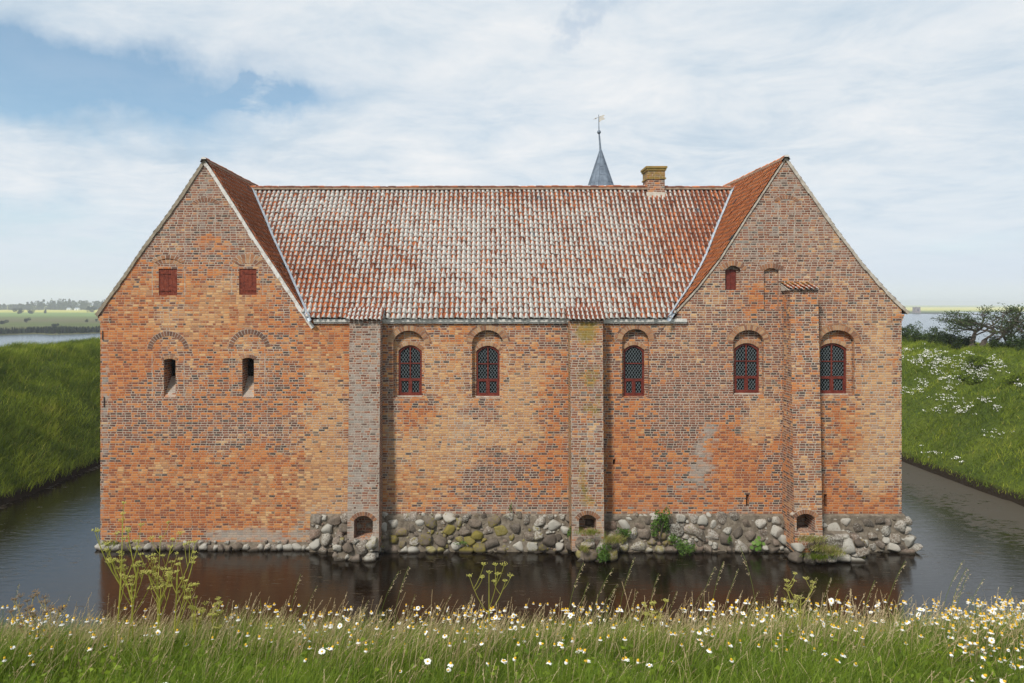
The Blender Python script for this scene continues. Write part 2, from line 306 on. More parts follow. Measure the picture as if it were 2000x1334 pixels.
def ground(x, y, rough=True):
    x = np.asarray(x, float); y = np.asarray(y, float)
    wob = (fbm(y*.12+9, x*0+3, 5)-.5)*1.3+(fbm(y*.7, x*.1, 8)-.5)*.5
    dl = XL-x+wob; dr = x-XR+wob; dn = (YN-y)*.62; db = y-YB
    hl = np.interp(dl, LP[:, 0], LP[:, 1]); hr = np.interp(dr, RP[:, 0], RP[:, 1]); hn = np.interp(dn, NPt[:, 0], NPt[:, 1]); hb = np.interp(db, LP[:, 0], LP[:, 1])
    e = np.stack([dl, dr, dn, db]); e = e-e.max(0); w = np.exp(e/.7); w /= w.sum(0)
    hh = w[0]*hl+w[1]*hr+w[2]*hn+w[3]*hb
    if rough:
        k = np.clip(hh/1.5, 0, 1); far = np.clip((np.hypot(x, y)-9)/10, .12, 1)
        hh = hh+k*far*((fbm(x*.35, y*.35, 2)-.5)*.9+(fbm(x*1.3, y*1.3, 3)-.5)*.55)
    return hh
def axis(segs):
    o = []
    for a0, a1, st in segs: o += list(np.arange(a0, a1, st))
    return np.array(o)
gx = axis([(-150, -50, 4), (-50, -22, .5), (-22, -12, 1.5), (-12, 12, .5), (12, 26, 1.5), (26, 58, .5), (58, 161, 4)])
gy = axis([(-60, -10, 4), (-10, 2, 1), (2, 9, .25), (9, 30, 1), (30, 80, .6), (80, 181, 4)])
GX, GY = np.meshgrid(gx, gy); GZ = ground(GX, GY)
nx_, ny_ = len(gx), len(gy); idx = np.arange(nx_*ny_).reshape(ny_, nx_)
Q = np.stack([idx[:-1, :-1], idx[:-1, 1:], idx[1:, 1:], idx[1:, :-1]], -1).reshape(-1, 4)
m_, t = mat('turf'); geo = t.n('NewGeometry').outputs['Position']
n1 = t.noise(geo, .5, 5, .6); n2 = t.noise(geo, 5, 6, .7)
c_ = t.mix(t.sm(n1, .35, .7), (.06, .09, .014), (.11, .14, .02)); c_ = t.mix(t.sm(n2, .4, .75), c_, (.025, .035, .01))
sz = t.n('SeparateXYZ', {0: geo}).outputs[2]
c_ = t.mix(t.sm(t.m('ADD', sz, t.m('MULTIPLY', t.m('SUBTRACT', n2, .5), .5)), .3, .6), (.022, .016, .010), c_)
fin(t, c_, .95, n2, .8, .1, spec=.1); TURF = m_
tag(mesh_np('ground', np.stack([GX, GY, GZ], -1).reshape(-1, 3), Q, TURF, smooth=True), kind='structure')
# moat water
def watermat(name, base, weed, rough=.03, bs=.12, wscale=6.0):
    m_, t = mat(name); geo = t.n('NewGeometry').outputs['Position']
    g2 = t.n('VectorMath', {0: geo, 1: (.35, 1.3, 1)}, operation='MULTIPLY').outputs[0]
    w_ = t.noise(g2, 5.0, 5, .7); patch = t.noise(geo, .35, 4, .6)
    c_ = base
    if weed:
        sx = t.n('SeparateXYZ', {0: geo}).outputs[0]
        side = t.m('MAXIMUM', t.sm(sx, 20.5, 26.5), t.m('MULTIPLY', t.m('SUBTRACT', 1.0, t.sm(sx, -25.2, -23.6)), .6))
        fl = t.sm(t.m('ADD', w_, t.m('ADD', t.m('MULTIPLY', t.m('SUBTRACT', patch, .5), .5), t.m('MULTIPLY', side, .30))), .60, .74)
        c_ = t.mix(fl, base, (.045, .032, .015)); rough = t.m('ADD', t.m('MULTIPLY', fl, .55), rough)
        bstr = t.m('MULTIPLY', fl, .8)
    rip = t.m('ADD', t.m('MULTIPLY', t.noise(g2, 3.2, 4, .6), .6), t.m('MULTIPLY', t.noise(g2, wscale*2.2, 3, .6), .25))
    fin(t, c_, rough, rip, bs, .05, spec=.5, IOR=1.60); return m_
MW = watermat('moat_water', (.007, .0045, .0022), True, .05, .3)
V = [(-29, 14, 0), (33, 14, 0), (33, 80, 0), (-29, 80, 0)]
tag(mesh_np('moat_water', V, [(0, 1, 2, 3)], MW), kind='structure')
FW = watermat('fjord_water', (.10, .13, .15), False, .22, .5, .3)
V = [(-9000, -400, -3.5), (9000, -400, -3.5), (9000, 11500, -3.5), (-9000, 11500, -3.5)]
tag(mesh_np('fjord_water', V, [(0, 1, 2, 3)], FW), kind='structure')
# far fields, left and right of the castle
m_, t = mat('far_fields'); geo = t.n('NewGeometry').outputs['Position']; s_ = t.n('SeparateXYZ', {0: geo})
lw = t.m('ADD', s_.outputs[1], t.m('MULTIPLY', t.m('SUBTRACT', t.noise(geo, .006, 3, .5), .5), 110.0))
band = t.ramp(t.m('DIVIDE', t.m('SUBTRACT', lw, 250.0), 1250.0), [(0, (.075, .085, .035)), (.06, (.12, .115, .055)), (.13, (.10, .13, .035)), (.2, (.13, .12, .06)), (.3, (.13, .16, .05)), (.36, (.17, .24, .07)), (.52, (.19, .27, .08)), (.56, (.46, .44, .10)), (.95, (.50, .47, .12))])
st = t.noise(t.n('VectorMath', {0: geo, 1: (.3, 1, 1)}, operation='MULTIPLY').outputs[0], .06, 6, .7)
c_ = t.mix(t.m('MULTIPLY', t.sm(st, .45, .7), .4), band, (.055, .06, .03)); fin(t, c_, 1.0, spec=.05); FIELD = m_
m_, t = mat('yellow_field'); geo = t.n('NewGeometry').outputs['Position']; s_ = t.n('SeparateXYZ', {0: geo})
band = t.ramp(t.m('DIVIDE', t.m('SUBTRACT', s_.outputs[1], 850.0), 1400.0), [(0, (.045, .05, .03)), (.06, (.09, .11, .04)), (.14, (.17, .20, .06)), (.3, (.48, .45, .10)), (.8, (.55, .50, .14)), (1, (.25, .28, .10))])
fin(t, band, 1.0, spec=.05); FIELD2 = m_
def land(name, front, z, yfar, mt):      # irregular front shore with a low sloping bank, then one flat sheet
    mb = MB()
    for (a_, b_) in zip(front[:-1], front[1:]): mb.poly([(a_[0], a_[1]-6, -4.2), (b_[0], b_[1]-6, -4.2), (b_[0], b_[1], z), (a_[0], a_[1], z)])
    mb.poly([(q[0], q[1], z) for q in front]+[(front[-1][0]*2, yfar, z), (front[0][0]*2, yfar, z)])
    return tag(mb.build(name, mt), kind='structure')
FRONT = [(-1500, 180), (-700, 215), (-400, 262)]+[(x, 283+(x+215)*.42+8*math.sin(x*.21)+5*math.sin(x*.06)) for x in range(-230, -60, 6)]+[(-20, 400), (40, 900)]
land('far_shore', FRONT, -2.9, 3000, FIELD)
fr = [(300, 1500), (440, 1150), (520, 1010), (548, 905), (575, 862), (610, 846), (650, 880), (680, 985), (760, 1050), (900, 1040), (1300, 1050), (1900, 1100)]
land('far_field', fr, -2.8, 3800, FIELD2)
# distant hills
V = []; n = 160
for i in range(n): 
    x = -1500+i*9000/(n-1); V.append((x, 7000, -4))
for i in range(n):
    x = -1500+i*9000/(n-1); V.append((x, 7200, 18+30*float(fbm(x*.0009, 0, 4))+5*float(fbm(x*.01, 0, 6))))
for i in range(n):
    x = -1500+i*9000/(n-1); V.append((x, 8600, -4))
Q = [(r*n+i, r*n+i+1, (r+1)*n+i+1, (r+1)*n+i) for r in (0, 1) for i in range(n-1)]
tag(mesh_np('hills', V, Q, simple('hill_land', [(.3, (.05, .07, .03)), (.7, (.13, .14, .06))], .004, 1.0)), kind='structure')
# ------------------------------------------------------------ castle
CA = empty('castle', (0, FY, 0)); tag(CA, 'weathered red brick castle with two tall gables and lichened tile roof rising from its moat', 'castle')
castle_inv = Matrix.Translation((0, -FY, 0))
def under(o, parent):      # keep world coordinates while parenting
    o.parent = parent; o.matrix_parent_inverse = parent.matrix_world.inverted() if parent.matrix_world != Matrix() else Matrix.Translation(-Vector(worldloc(parent)))
    return o
def worldloc(o):
    l = Vector(o.location); q = o.parent
    while q is not None: l += Vector(q.location)+ (q.matrix_parent_inverse.translation if False else Vector((0, 0, 0))); q = q.parent
    return l
def shift(o, parent=CA):    # castle meshes are modelled in world metres: move their vertices into castle space
    o.data.transform(castle_inv); o.parent = parent; return o
def cbuild(mb, name, mats, parent=CA, smooth=False): return shift(mb.build(name, mats, None, smooth), parent)

BL = [  # px, py, rx, ry, orange, tan, wash, moss
 (400, 620, 130, 70, .55, .35, 0, 0), (230, 660, 60, 110, .55, 0, 0, 0), (340, 945, 190, 60, .8, .12, -.1, 0), (520, 950, 110, 70, .7, .28, -.1, 0),
 (310, 1000, 90, 30, .3, -.4, 0, 0), (640, 650, 60, 60, .6, 0, 0, 0), (420, 480, 35, 18, .6, 0, 0, 0), (250, 560, 50, 50, .45, 0, 0, 0),
 (480, 850, 90, 40, -.45, 0, 0, 0), (330, 720, 35, 70, -.35, 0, 0, 0), (487, 690, 30, 50, -.2, .2, .1, 0), (330, 600, 40, 40, -.45, 0, .15, 0), (250, 820, 60, 60, -.25, 0, 0, 0),
 (640, 860, 40, 150, 0, .55, 0, 0), (650, 960, 40, 40, 0, .4, .1, 0), (880, 860, 150, 90, .0, .55, 0, 0), (1030, 770, 40, 70, 0, .6, 0, 0), (880, 690, 100, 60, 0, .3, 0, 0),
 (800, 805, 50, 26, .2, -.6, 0, 0), (945, 800, 35, 30, -.2, -.5, .1, 0), (970, 930, 60, 45, -.1, -.6, 0, 0), (800, 950, 60, 40, .35, .1, 0, 0), (1070, 820, 40, 200, .1, -.1, 0, 0), (905, 840, 40, 60, -.1, .1, .3, 0),
 (1440, 900, 75, 75, .75, -.6, 0, 0), (1480, 590, 30, 30, .6, -.3, 0, 0), (1225, 900, 50, 110, .35, .1, 0, 0), (1360, 800, 110, 55, -.1, -.6, 0, 0), (1300, 930, 70, 60, .15, -.4, .1, 0),
 (1490, 840, 36, 80, .1, .75, .05, 0), (1500, 900, 16, 30, -.5, -.9, 0, 0), (1384, 848, 13, 15, 0, 0, .8, 0), (1366, 880, 14, 14, 0, 0, .8, 0), (1383, 905, 15, 16, 0, 0, .8, 0), (1364, 925, 16, 16, 0, 0, .8, 0), (1350, 945, 24, 9, 0, 0, .7, 0), (1392, 866, 9, 9, 0, 0, .6, 0),
 (1650, 870, 40, 90, .55, 0, 0, 0), (1720, 870, 40, 120, .0, .75, .2, 0), (1690, 985, 120, 26, .8, -.5, 0, 0), (1300, 985, 140, 16, .35, -.3, 0, 0), (1720, 700, 45, 100, .05, .2, .05, 0), (1640, 600, 100, 80, -.2, .15, 0, 0),
 (1000, 1000, 500, 14, -.2, 0, .5, 0), (520, 1046, 110, 15, 0, .2, .95, 0), (440, 1052, 60, 10, 0, 0, .6, 0), (198, 850, 14, 250, -.2, 0, .5, 0), (620, 1000, 40, 40, 0, .2, .2, 0),
 (1640, 660, 60, 20, .3, 0, 0, 0), (400, 340, 30, 25, 0, 0, .1, .55), (1533, 345, 30, 30, 0, 0, .05, .3), (1430, 600, 30, 12, 0, 0, 0, .3), (220, 590, 30, 25, .3, 0, 0, .1),
 (480, 560, 200, 20, .1, .2, 0, 0), (560, 600, 50, 60, -.2, 0, .12, 0), (640, 500, 10, 10, 0, 0, 0, 0), (1545, 860, 10, 100, 0, .1, 0, 0), (760, 850, 16, 170, -.1, 0, .35, .1)]
BLA = np.array(BL)
def zone(x, z):
    px = VX+np.asarray(x)*46; py = HY+(CZ-np.asarray(z))*46
    wx = (fbm(px*.02, py*.02, 11)-.5)*70; wy = (fbm(px*.02, py*.02, 17)-.5)*70
    left = sm01((700-px)/120); right = sm01((px-1230)/120); gab = sm01((600-py)/120)
    o = .37+.09*left-.22*right-.42*gab*(1-.4*right); tn = .24-.10*left-.01*right-.04*gab*right; w_ = .06+.06*right+.26*gab; ms = 0*px
    out = [o, tn, w_, ms]
    for r in BLA:
        g_ = np.exp(-(((px+wx*min(1, r[2]/40)-r[0])/r[2])**2+((py+wy*min(1, r[3]/40)-r[1])/r[3])**2))
        for k in range(4): out[k] = out[k]+g_*r[4+k]*(1.6 if k < 2 else 1.1)
    return np.clip(np.stack(out, -1), 0, 1)
def cdt_wall(mb, outline, holes, step=.4, Yf=lambda x, z: FY, zonef=zone, extra=()):
    """triangulate outline minus holes in the x,z plane; Yf gives depth"""
    pts = []; edges = []
    for loop in [outline]+list(holes):
        b0 = len(pts); pts += loop; edges += [(b0+i, b0+(i+1) % len(loop)) for i in range(len(loop))]
    xs = [q[0] for q in outline]; zs = [q[1] for q in outline]
    for gx_ in np.arange(min(xs)+step/2, max(xs), step):
        for gz_ in np.arange(min(zs)+step/2, max(zs), step): pts.append((gx_+random.uniform(-.02, .02), gz_+random.uniform(-.02, .02)))
    r = delaunay_2d_cdt([Vector(q) for q in pts], edges, [], 0, 1e-5)
    vs = r[0]; keep = []
    for f in r[2]:
        cx = sum(vs[i][0] for i in f)/3; cz = sum(vs[i][1] for i in f)/3
        if not inside(cx, cz, outline) or any(inside(cx, cz, h_) for h_ in holes): continue
        keep.append(f)
    X = np.array([v[0] for v in vs]); Z = np.array([v[1] for v in vs]); C = zonef(X, Z)
    for f in keep:
        P = [(vs[i][0], Yf(vs[i][0], vs[i][1]), vs[i][1]) for i in f]
        n = (Vector(P[1])-Vector(P[0])).cross(Vector(P[2])-Vector(P[0]))
        f = list(f)
        if n.y > 0: P.reverse(); f.reverse()
        mb.poly(P, uvs=[(q[0], q[2]) for q in P], cols=[tuple(C[i]) for i in f])
def inside(x, z, loop):
    c_ = False; j = len(loop)-1
    for i in range(len(loop)):
        xi, zi = loop[i]; xj, zj = loop[j]
        if (zi > z) != (zj > z) and x < (xj-xi)*(z-zi)/(zj-zi)+xi: c_ = not c_
        j = i
    return c_
def arch_loop(x0, x1, zb, zs, rise, n=14, seg=False):
    L = [(x0, zb), (x1, zb)]; cx = (x0+x1)/2; a_ = (x1-x0)/2
    for i in range(n+1):
        if seg: tt = 1-2*i/n; L.append((cx+a_*tt, zs+rise*(1-tt*tt)))
        else: th = math.pi*i/n; L.append((cx+a_*math.cos(th), zs+rise*math.sin(th)))
    return L
def reveal(mb, loop, y0, y1, mi=0, skip=(), col=None):
    n = len(loop); s_ = 0
    for i in range(n):
        if i in skip: continue
        a_, b_ = loop[i], loop[(i+1) % n]; l = math.hypot(a_[0]-b_[0], a_[1]-b_[1])
        C = [tuple(col or zone(q[0], q[1])) for q in (a_, b_, b_, a_)]
        ver = abs(a_[0]-b_[0]) < abs(a_[1]-b_[1])
        P = [(a_[0], y0, a_[1]), (b_[0], y0, b_[1]), (b_[0], y1, b_[1]), (a_[0], y1, a_[1])]
        uv = [(q[1], q[2]) for q in P] if ver else [(q[0], q[1]) for q in P]
        mb.poly(P, uvs=uv, cols=C, mi=mi)
def ring(mb, mm, cx, zs, a_, b_, th, n, y, th0=0, th1=math.pi, tone=(.3, .8), proud=.014, gap=.16, skewz=0, yback=.05):
    """voussoirs on an elliptical arch: bricks in mb, their mortar bed in mm"""
    for i in range(n):
        for (e0, e1, yy, store, r0, r1) in (((i+gap/2)/n, (i+1-gap/2)/n, y-proud, mb, .0, 1.0), (i/n, (i+1)/n, y-.004, mm, -.01, 1.05)):
            A = [th0+(th1-th0)*e for e in (e0, e1)]
            P = []
            for yk in (yy, y+yback):
                P += [(cx+(a_+th*r0)*math.cos(A[0]), yk, zs+(b_+th*r0)*math.sin(A[0])), (cx+(a_+th*r1)*math.cos(A[0]), yk, zs+(b_+th*r1)*math.sin(A[0])),
                      (cx+(a_+th*r1)*math.cos(A[1]), yk, zs+(b_+th*r1)*math.sin(A[1])), (cx+(a_+th*r0)*math.cos(A[1]), yk, zs+(b_+th*r0)*math.sin(A[1]))]
            store.hexa(P, col=(random.uniform(*tone), .3, 0, 0))
# gable profiles: (horizontal distance from ridge, z)
LRX, RRX = fx(401), fx(1533)
LWL = [(0, 16.52), (1.45, 14.34), (2.50, 12.94), (3.47, 11.52), (4.62, 9.93)]
LWR = [(0, 16.52), (.30, 16.1), (1.28, 14.58), (2.13, 13.22), (3.05, 11.86), (4.15, 10.17), (4.65, 9.45)]
RWR = [(0, 16.62), (1.22, 14.90), (2.17, 13.54), (3.22, 12.15), (4.30, 10.93), (5.22, 10.02)]
RWL = [(0, 16.62), (1.72, 14.01), (2.80, 12.32), (3.7, 11.15), (4.46, 10.32), (5.1, 9.60)]
MR = (32.7, 16.12)      # middle ridge: y, z
ME = (27.80, 9.86)      # middle eave
TH = .10                # tiles stand this high over the masonry
FXL, FXR = fx(196), fx(1761)
def prof(P, h): return float(np.interp(h, [q[0] for q in P], [q[1] for q in P]))
top = [(FXR, prof(RWR, FXR-RRX)-TH-.03)]
top += [(RRX+h_, z_-TH) for h_, z_ in reversed(RWR[:-1]) if RRX+h_ < FXR]+[(RRX-h_, z_-TH) for h_, z_ in RWL[1:-1]]
top += [(fx(1318), 9.78), (fx(600), 9.78)]
top += [(LRX+h_, z_-TH) for h_, z_ in reversed(LWR[1:-1])]+[(LRX-h_, z_-TH) for h_, z_ in LWL[:-1]]
top += [(FXL, prof(LWL, LRX-FXL)-TH-.03)]
outline = [(FXL, .05), (FXR, .05)]+top
def nichebox(x0, x1, yb, ycrown, rise, seg=False, n=14):
    zs = fz(ycrown)-rise/46; return arch_loop(fx(x0), fx(x1), fz(yb), zs, rise/46, n, seg)
WIN = [ # niche x0,x1,yb,crown,rise ; window x0,x1,yb,crown,rise ; kind
 ((768, 829, 776, 646, 27), (777, 823, 774, 675, 11), 2), ((922, 983, 777, 645, 27), (930, 976, 775, 676, 11), 2),
 ((1215, 1268, 776, 643, 24), (1220, 1261, 775, 675, 10), 1), ((1432, 1492, 771, 645, 24), (1438, 1487, 769, 671, 11), 2),
 ((1602, 1669, 772, 645, 25), (1603, 1659, 770, 671, 11), 2)]
holes = [nichebox(*w[0]) for w in WIN]
SL = [(320, 343, 776, 701, 3), (473, 496, 776, 699, 3)]
slits = [nichebox(*s_, True, 6) for s_ in SL]
sh3n = nichebox(1416, 1447, 567, 519, 8, True, 8); blind = nichebox(1492, 1521, 606, 524, 4, True, 8)
small = [[(fx(a_), fz(d)), (fx(b_), fz(d)), (fx(b_), fz(c_)), (fx(a_), fz(c_))] for a_, b_, c_, d in ((1457, 1463, 966, 990), (1609, 1615, 965, 990), (1197, 1202, 897, 908))]
shut = [[(fx(a_), fz(d)), (fx(b_), fz(d)), (fx(b_), fz(c_)), (fx(a_), fz(c_))] for a_, b_, c_, d in ((310, 346, 525, 577), (467, 501, 525, 576))]
mb = MB()
cdt_wall(mb, outline, holes+slits+[sh3n, blind]+small+shut)
ND = FY+.22
for hl_, w in zip(holes, WIN):
    reveal(mb, hl_, FY, ND)
    wl = nichebox(*w[1], True); 
    wl = [((q[0])*1.0, q[1]) for q in wl]
    cdt_wall(mb, hl_, [wl], .3, Yf=lambda x, z: ND); reveal(mb, wl, ND, ND+.12)
for hl_ in small: reveal(mb, hl_, FY, FY+.5)
for hl_ in shut: reveal(mb, hl_, FY, FY+.09)
reveal(mb, sh3n, FY, FY+.16); reveal(mb, blind, FY, FY+.13); cdt_wall(mb, blind, [], .4, Yf=lambda x, z: FY+.13)
sh3 = nichebox(1420, 1441, 566, 525, 3, True, 6); cdt_wall(mb, sh3n, [sh3], .4, Yf=lambda x, z: FY+.16); reveal(mb, sh3, FY+.16, FY+.26)
for hl_, s_ in zip(slits, SL):     # deep splayed slits with a sloping sill
    x0, x1 = hl_[0][0], hl_[1][0]; zb = hl_[0][1]; D = .70; zback = zb+.82
    reveal(mb, hl_[2:-1]+[hl_[-1]], FY, FY+D, skip=(len(hl_)-3,))
    for x_ in (x0, x1):
        zt_ = hl_[2][1]; P = [(x_, FY, zb), (x_, FY+D, zb), (x_, FY+D, zt_), (x_, FY, zt_)]
        mb.poly(P, uvs=[(q[1], q[2]) for q in P], cols=[(.3, .2, .1, 0)]*4)
    P = [(x0, FY, zb), (x1, FY, zb), (x1, FY+D, zback), (x0, FY+D, zback)]
    mb.poly(P, uvs=[(q[0], q[1]*1.3) for q in P], cols=[(.3, .5, .6, .2), (.3, .5, .6, .2), (.1, .4, .9, 0), (.1, .4, .9, 0)])
# side and courtyard walls
YE = 60.0
def wallq(x0, y0, x1, y1, z0, z1, c=(.3, .3, .1, 0)):
    L = math.hypot(x1-x0, y1-y0); n = max(1, int(L/1.0))
    for i in range(n):
        a_, b_ = i/n, (i+1)/n; P = [(x0+(x1-x0)*e, y0+(y1-y0)*e) for e in (a_, b_)]
        mb.poly([(P[0][0], P[0][1], z0), (P[1][0], P[1][1], z0), (P[1][0], P[1][1], z1), (P[0][0], P[0][1], z1)],
                uvs=[(a_*L, z0), (b_*L, z0), (b_*L, z1), (a_*L, z1)], cols=[c]*4)
wallq(FXL, YE, FXL, FY, .05, 9.85); wallq(FXR, FY, FXR, YE, .05, 9.95)
LI, RI = LRX+4.5, RRX-4.9
wallq(LI, 37.4, LI, YE, .05, 9.6); wallq(RI, YE, RI, 37.4, .05, 9.6); wallq(LI, 37.4, RI, 37.4, .05, 9.8)
for (a_, b_, rx, PL, PR) in ((FXL, LI, LRX, LWL, LWR), (RI, FXR, RRX, RWL, RWR)):   # rear gables
    P = [(b_, YE, .05), (a_, YE, .05), (a_, YE, prof(PL, rx-a_)-TH), (rx, YE, PL[0][1]-TH), (b_, YE, prof(PR, b_-rx)-TH)]
    mb.poly(P, uvs=[(q[0], q[2]) for q in P], cols=[(.3, .3, .1, 0)]*5)
cbuild(mb, 'brick_wall', BR)
# corbelled kneelers under both outer eaves
for s_, x_, z_ in ((-1, FXL, 9.62), (1, FXR, 9.70)):
    mb = MB()
    for k in range(3):
        w_ = .03+.035*k; a_, b_ = sorted((x_-s_*.45, x_+s_*w_)); mb.box(a_, b_, FY-.012-.004*k, FY+1.2+.01*k, z_+.09*k, z_+.09*(k+1), col=(.5, .35, .1, .1))
    cbuild(mb, 'kneeler', BR)
# arches
mbk, mmt = MB(), MB()
for (nb, wn_, kd) in WIN:
    x0, x1, yb, cr, ri = nb; cx = (fx(x0)+fx(x1))/2; a_ = (fx(x1)-fx(x0))/2; zs = fz(cr)-ri/46
    cut = 0.0
    ring(mbk, mmt, cx, zs, a_+.01, ri/46+.01, .21, 19, FY, th0=0 if x0 != 1602 else 0, th1=math.pi if x0 != 1602 else 2.85, tone=(.35, .95))
    ring(mbk, mmt, cx, zs, a_+.235, ri/46+.235, .075, 9, FY, th0=.12, th1=math.pi-.12 if x0 != 1602 else 2.55, tone=(.2, .9), gap=.07)
    x0, x1, yb, cr, ri = wn_; cxw = (fx(x0)+fx(x1))/2; a2 = (fx(x1)-fx(x0))/2; zs = fz(cr)-ri/46
    # flat segmental voussoirs over the frame
    R = (a2*a2+(ri/46)**2)/(2*ri/46); zc = zs+ri/46-R; ha = math.asin(a2/R)
    ring(mbk, mmt, cxw, zc, R+.01, R+.01, .15, 12, ND, th0=math.pi/2-ha*.98, th1=math.pi/2+ha*.98, tone=(.5, 1), yback=.02)
for cx, cr, rx, ry, th, n, tone in ((328.5, 656, 32, 30, 9, 19, (0, .35)), (487, 652, 32, 30, 9, 17, (0, .4)), (328, 514, 20, 7, 9, 9, (.2, 1)), (484, 514, 20, 8, 9, 9, (.2, 1)),
    (328, 507, 24, 8, 9, 9, (.1, .8)), (484, 505, 24, 9, 9, 9, (.3, 1)), (402, 394, 20, 6, 8, 11, (.2, .6)), (1536, 389, 17, 6, 8, 11, (.2, .6))):
    ring(mbk, mmt, fx(cx), fz(cr+ry*1.0), rx/46, ry/46, th/46, n, FY, th0=.12, th1=math.pi-.12, tone=tone, proud=.008)
for (x0, x1, yb, cr, ri), nn in ((SL[0], 7), (SL[1], 7), ((1413, 1450, 0, 519, 8), 9), ((1489, 1524, 0, 524, 4), 9)):
    a2 = (x1-x0)/92; rr_ = ri/46; R = (a2*a2+rr_**2)/(2*rr_); zc = fz(cr)-R; ha = math.asin(min(1, a2/R))*1.15
    ring(mbk, mmt, fx((x0+x1)/2), zc, R+.01, R+.01, .14 if nn == 7 else .2, nn, FY, th0=math.pi/2-ha, th1=math.pi/2+ha, tone=(.15, .8))
cbuild(mbk, 'arch_bricks', ARCHB)
# mortar outlines of the walled-up openings
def outline_strip(L, w=.022):
    for i in range(len(L)-1):
        a_, b_ = Vector((L[i][0], L[i][1])), Vector((L[i+1][0], L[i+1][1])); d = (b_-a_).normalized(); n = Vector((-d.y, d.x))*w/2
        mmt.hexa([(q.x, FY-.003, q.y) for q in (a_-n, a_+n, b_+n, b_-n)]+[(q.x, FY+.02, q.y) for q in (a_-n, a_+n, b_+n, b_-n)])
for x0, x1, y0, y1 in ((297, 360, 690, 776), (453, 517, 688, 776), (297, 361, 520, 577), (453, 514, 520, 577), (1520, 1552, 398, 456), (385, 420, 400, 450)):
    outline_strip([(fx(x0), fz(y0)), (fx(x0)+random.uniform(-.02, .02), fz(y1))]); outline_strip([(fx(x1), fz(y0)), (fx(x1)+random.uniform(-.02, .02), fz(y1))])
cbuild(mmt, 'arch_mortar', MORT)
# dark backs of slits and putlog holes
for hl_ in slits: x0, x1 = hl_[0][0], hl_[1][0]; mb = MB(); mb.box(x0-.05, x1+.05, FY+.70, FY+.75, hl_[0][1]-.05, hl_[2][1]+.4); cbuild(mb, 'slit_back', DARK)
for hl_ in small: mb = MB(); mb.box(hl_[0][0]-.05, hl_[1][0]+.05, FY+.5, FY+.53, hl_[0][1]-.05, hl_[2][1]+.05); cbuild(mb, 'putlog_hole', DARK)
# windows
def clip_poly_height(loop, x):      # top of a segmental loop at x
    pts = sorted([q for q in loop[2:]], key=lambda q: q[0]); return float(np.interp(x, [q[0] for q in pts], [q[1] for q in pts]))
for wi, (nb, wb, kd) in enumerate(WIN):
    L = nichebox(*wb, True); x0, x1, zb = L[0][0], L[1][0], L[0][1]; yf = ND+.05; cx = (x0+x1)/2
    fr_ = MB(); th = .075
    inner = [(cx+(q[0]-cx)*(1-2*th/(x1-x0)), (q[1]-th) if i > 1 else q[1]+th) for i, q in enumerate(L)]
    n = len(L)
    for i in range(n):
        j = (i+1) % n; A, B, C, D = L[i], L[j], inner[j], inner[i]
        fr_.hexa([(q[0], yf, q[1]) for q in (A, B, C, D)]+[(q[0], yf+.10, q[1]) for q in (A, B, C, D)])
    H = fz(wb[3])-zb; zt1 = zb+H*.315; zt2 = zb+H*.64
    fr_.box(x0+th, x1-th, yf+.004, yf+.09, zt1-.055, zt1+.055)
    fr_.box(x0+th, x1-th, yf+.012, yf+.08, zt2-.022, zt2+.022)
    if kd == 2: fr_.box(cx-.028, cx+.028, yf+.008, yf+.085, zb+th, fz(wb[3])-th*.9)
    # opening casements at the bottom
    fr_.box(cx-.075, cx+.075, yf+.002, yf+.07, zb+th, zt1-.05)
    for a_ in (x0+th, x1-th-.045): fr_.box(a_, a_+.045, yf+.006, yf+.07, zb+th, zt1-.05)
    fr_.box(x0+th+.04, x1-th-.04, yf+.010, yf+.068, zb+th, zb+th+.05)
    wo = cbuild(fr_, 'window', RED)
    sill = MB(); sill.box(x0-.02, x1+.02, ND-.07, ND+.12, zb-.05, zb-.002); cbuild(sill, 'sill', MORT if wi != 2 else BR, wo)
    gl = MB(); g0 = MB(); yg = yf+.055
    gl.poly([(q[0], yg, q[1]) for q in inner]); cbuild(gl, 'pane', GLASS, wo)
    lat = MB(); wl_, wh_ = .125, .18; yl = yg-.012
    z1 = fz(wb[3])
    for sgn in (1, -1):
        sl_ = wh_/wl_*sgn; k0 = zb-sl_*cx
        for k in range(-40, 41):
            c0 = k*wh_; segs = []
            xs = np.linspace(x0+th, x1-th, 26)
            zs_ = zb+c0+sl_*(xs-cx)
            prev = None; start = None
            for x_, z_ in zip(xs, zs_):
                ok = zb+th < z_ < clip_poly_height(inner, x_)
                if ok and start is None: start = (x_, z_)
                if ok: prev = (x_, z_)
                if not ok and start is not None: segs.append((start, prev)); start = None
            if start is not None: segs.append((start, prev))
            for A, B in segs:
                if abs(A[0]-B[0]) < .01: continue
                d = Vector((B[0]-A[0], B[1]-A[1])).normalized(); nn = Vector((-d.y, d.x))*.0052
                Pq = [(A[0]-nn.x, A[1]-nn.y), (A[0]+nn.x, A[1]+nn.y), (B[0]+nn.x, B[1]+nn.y), (B[0]-nn.x, B[1]-nn.y)]
                lat.hexa([(q[0], yl+(0 if sgn > 0 else .003), q[1]) for q in Pq]+[(q[0], yl+.009, q[1]) for q in Pq])
    cbuild(lat, 'lattice', CAME, wo)
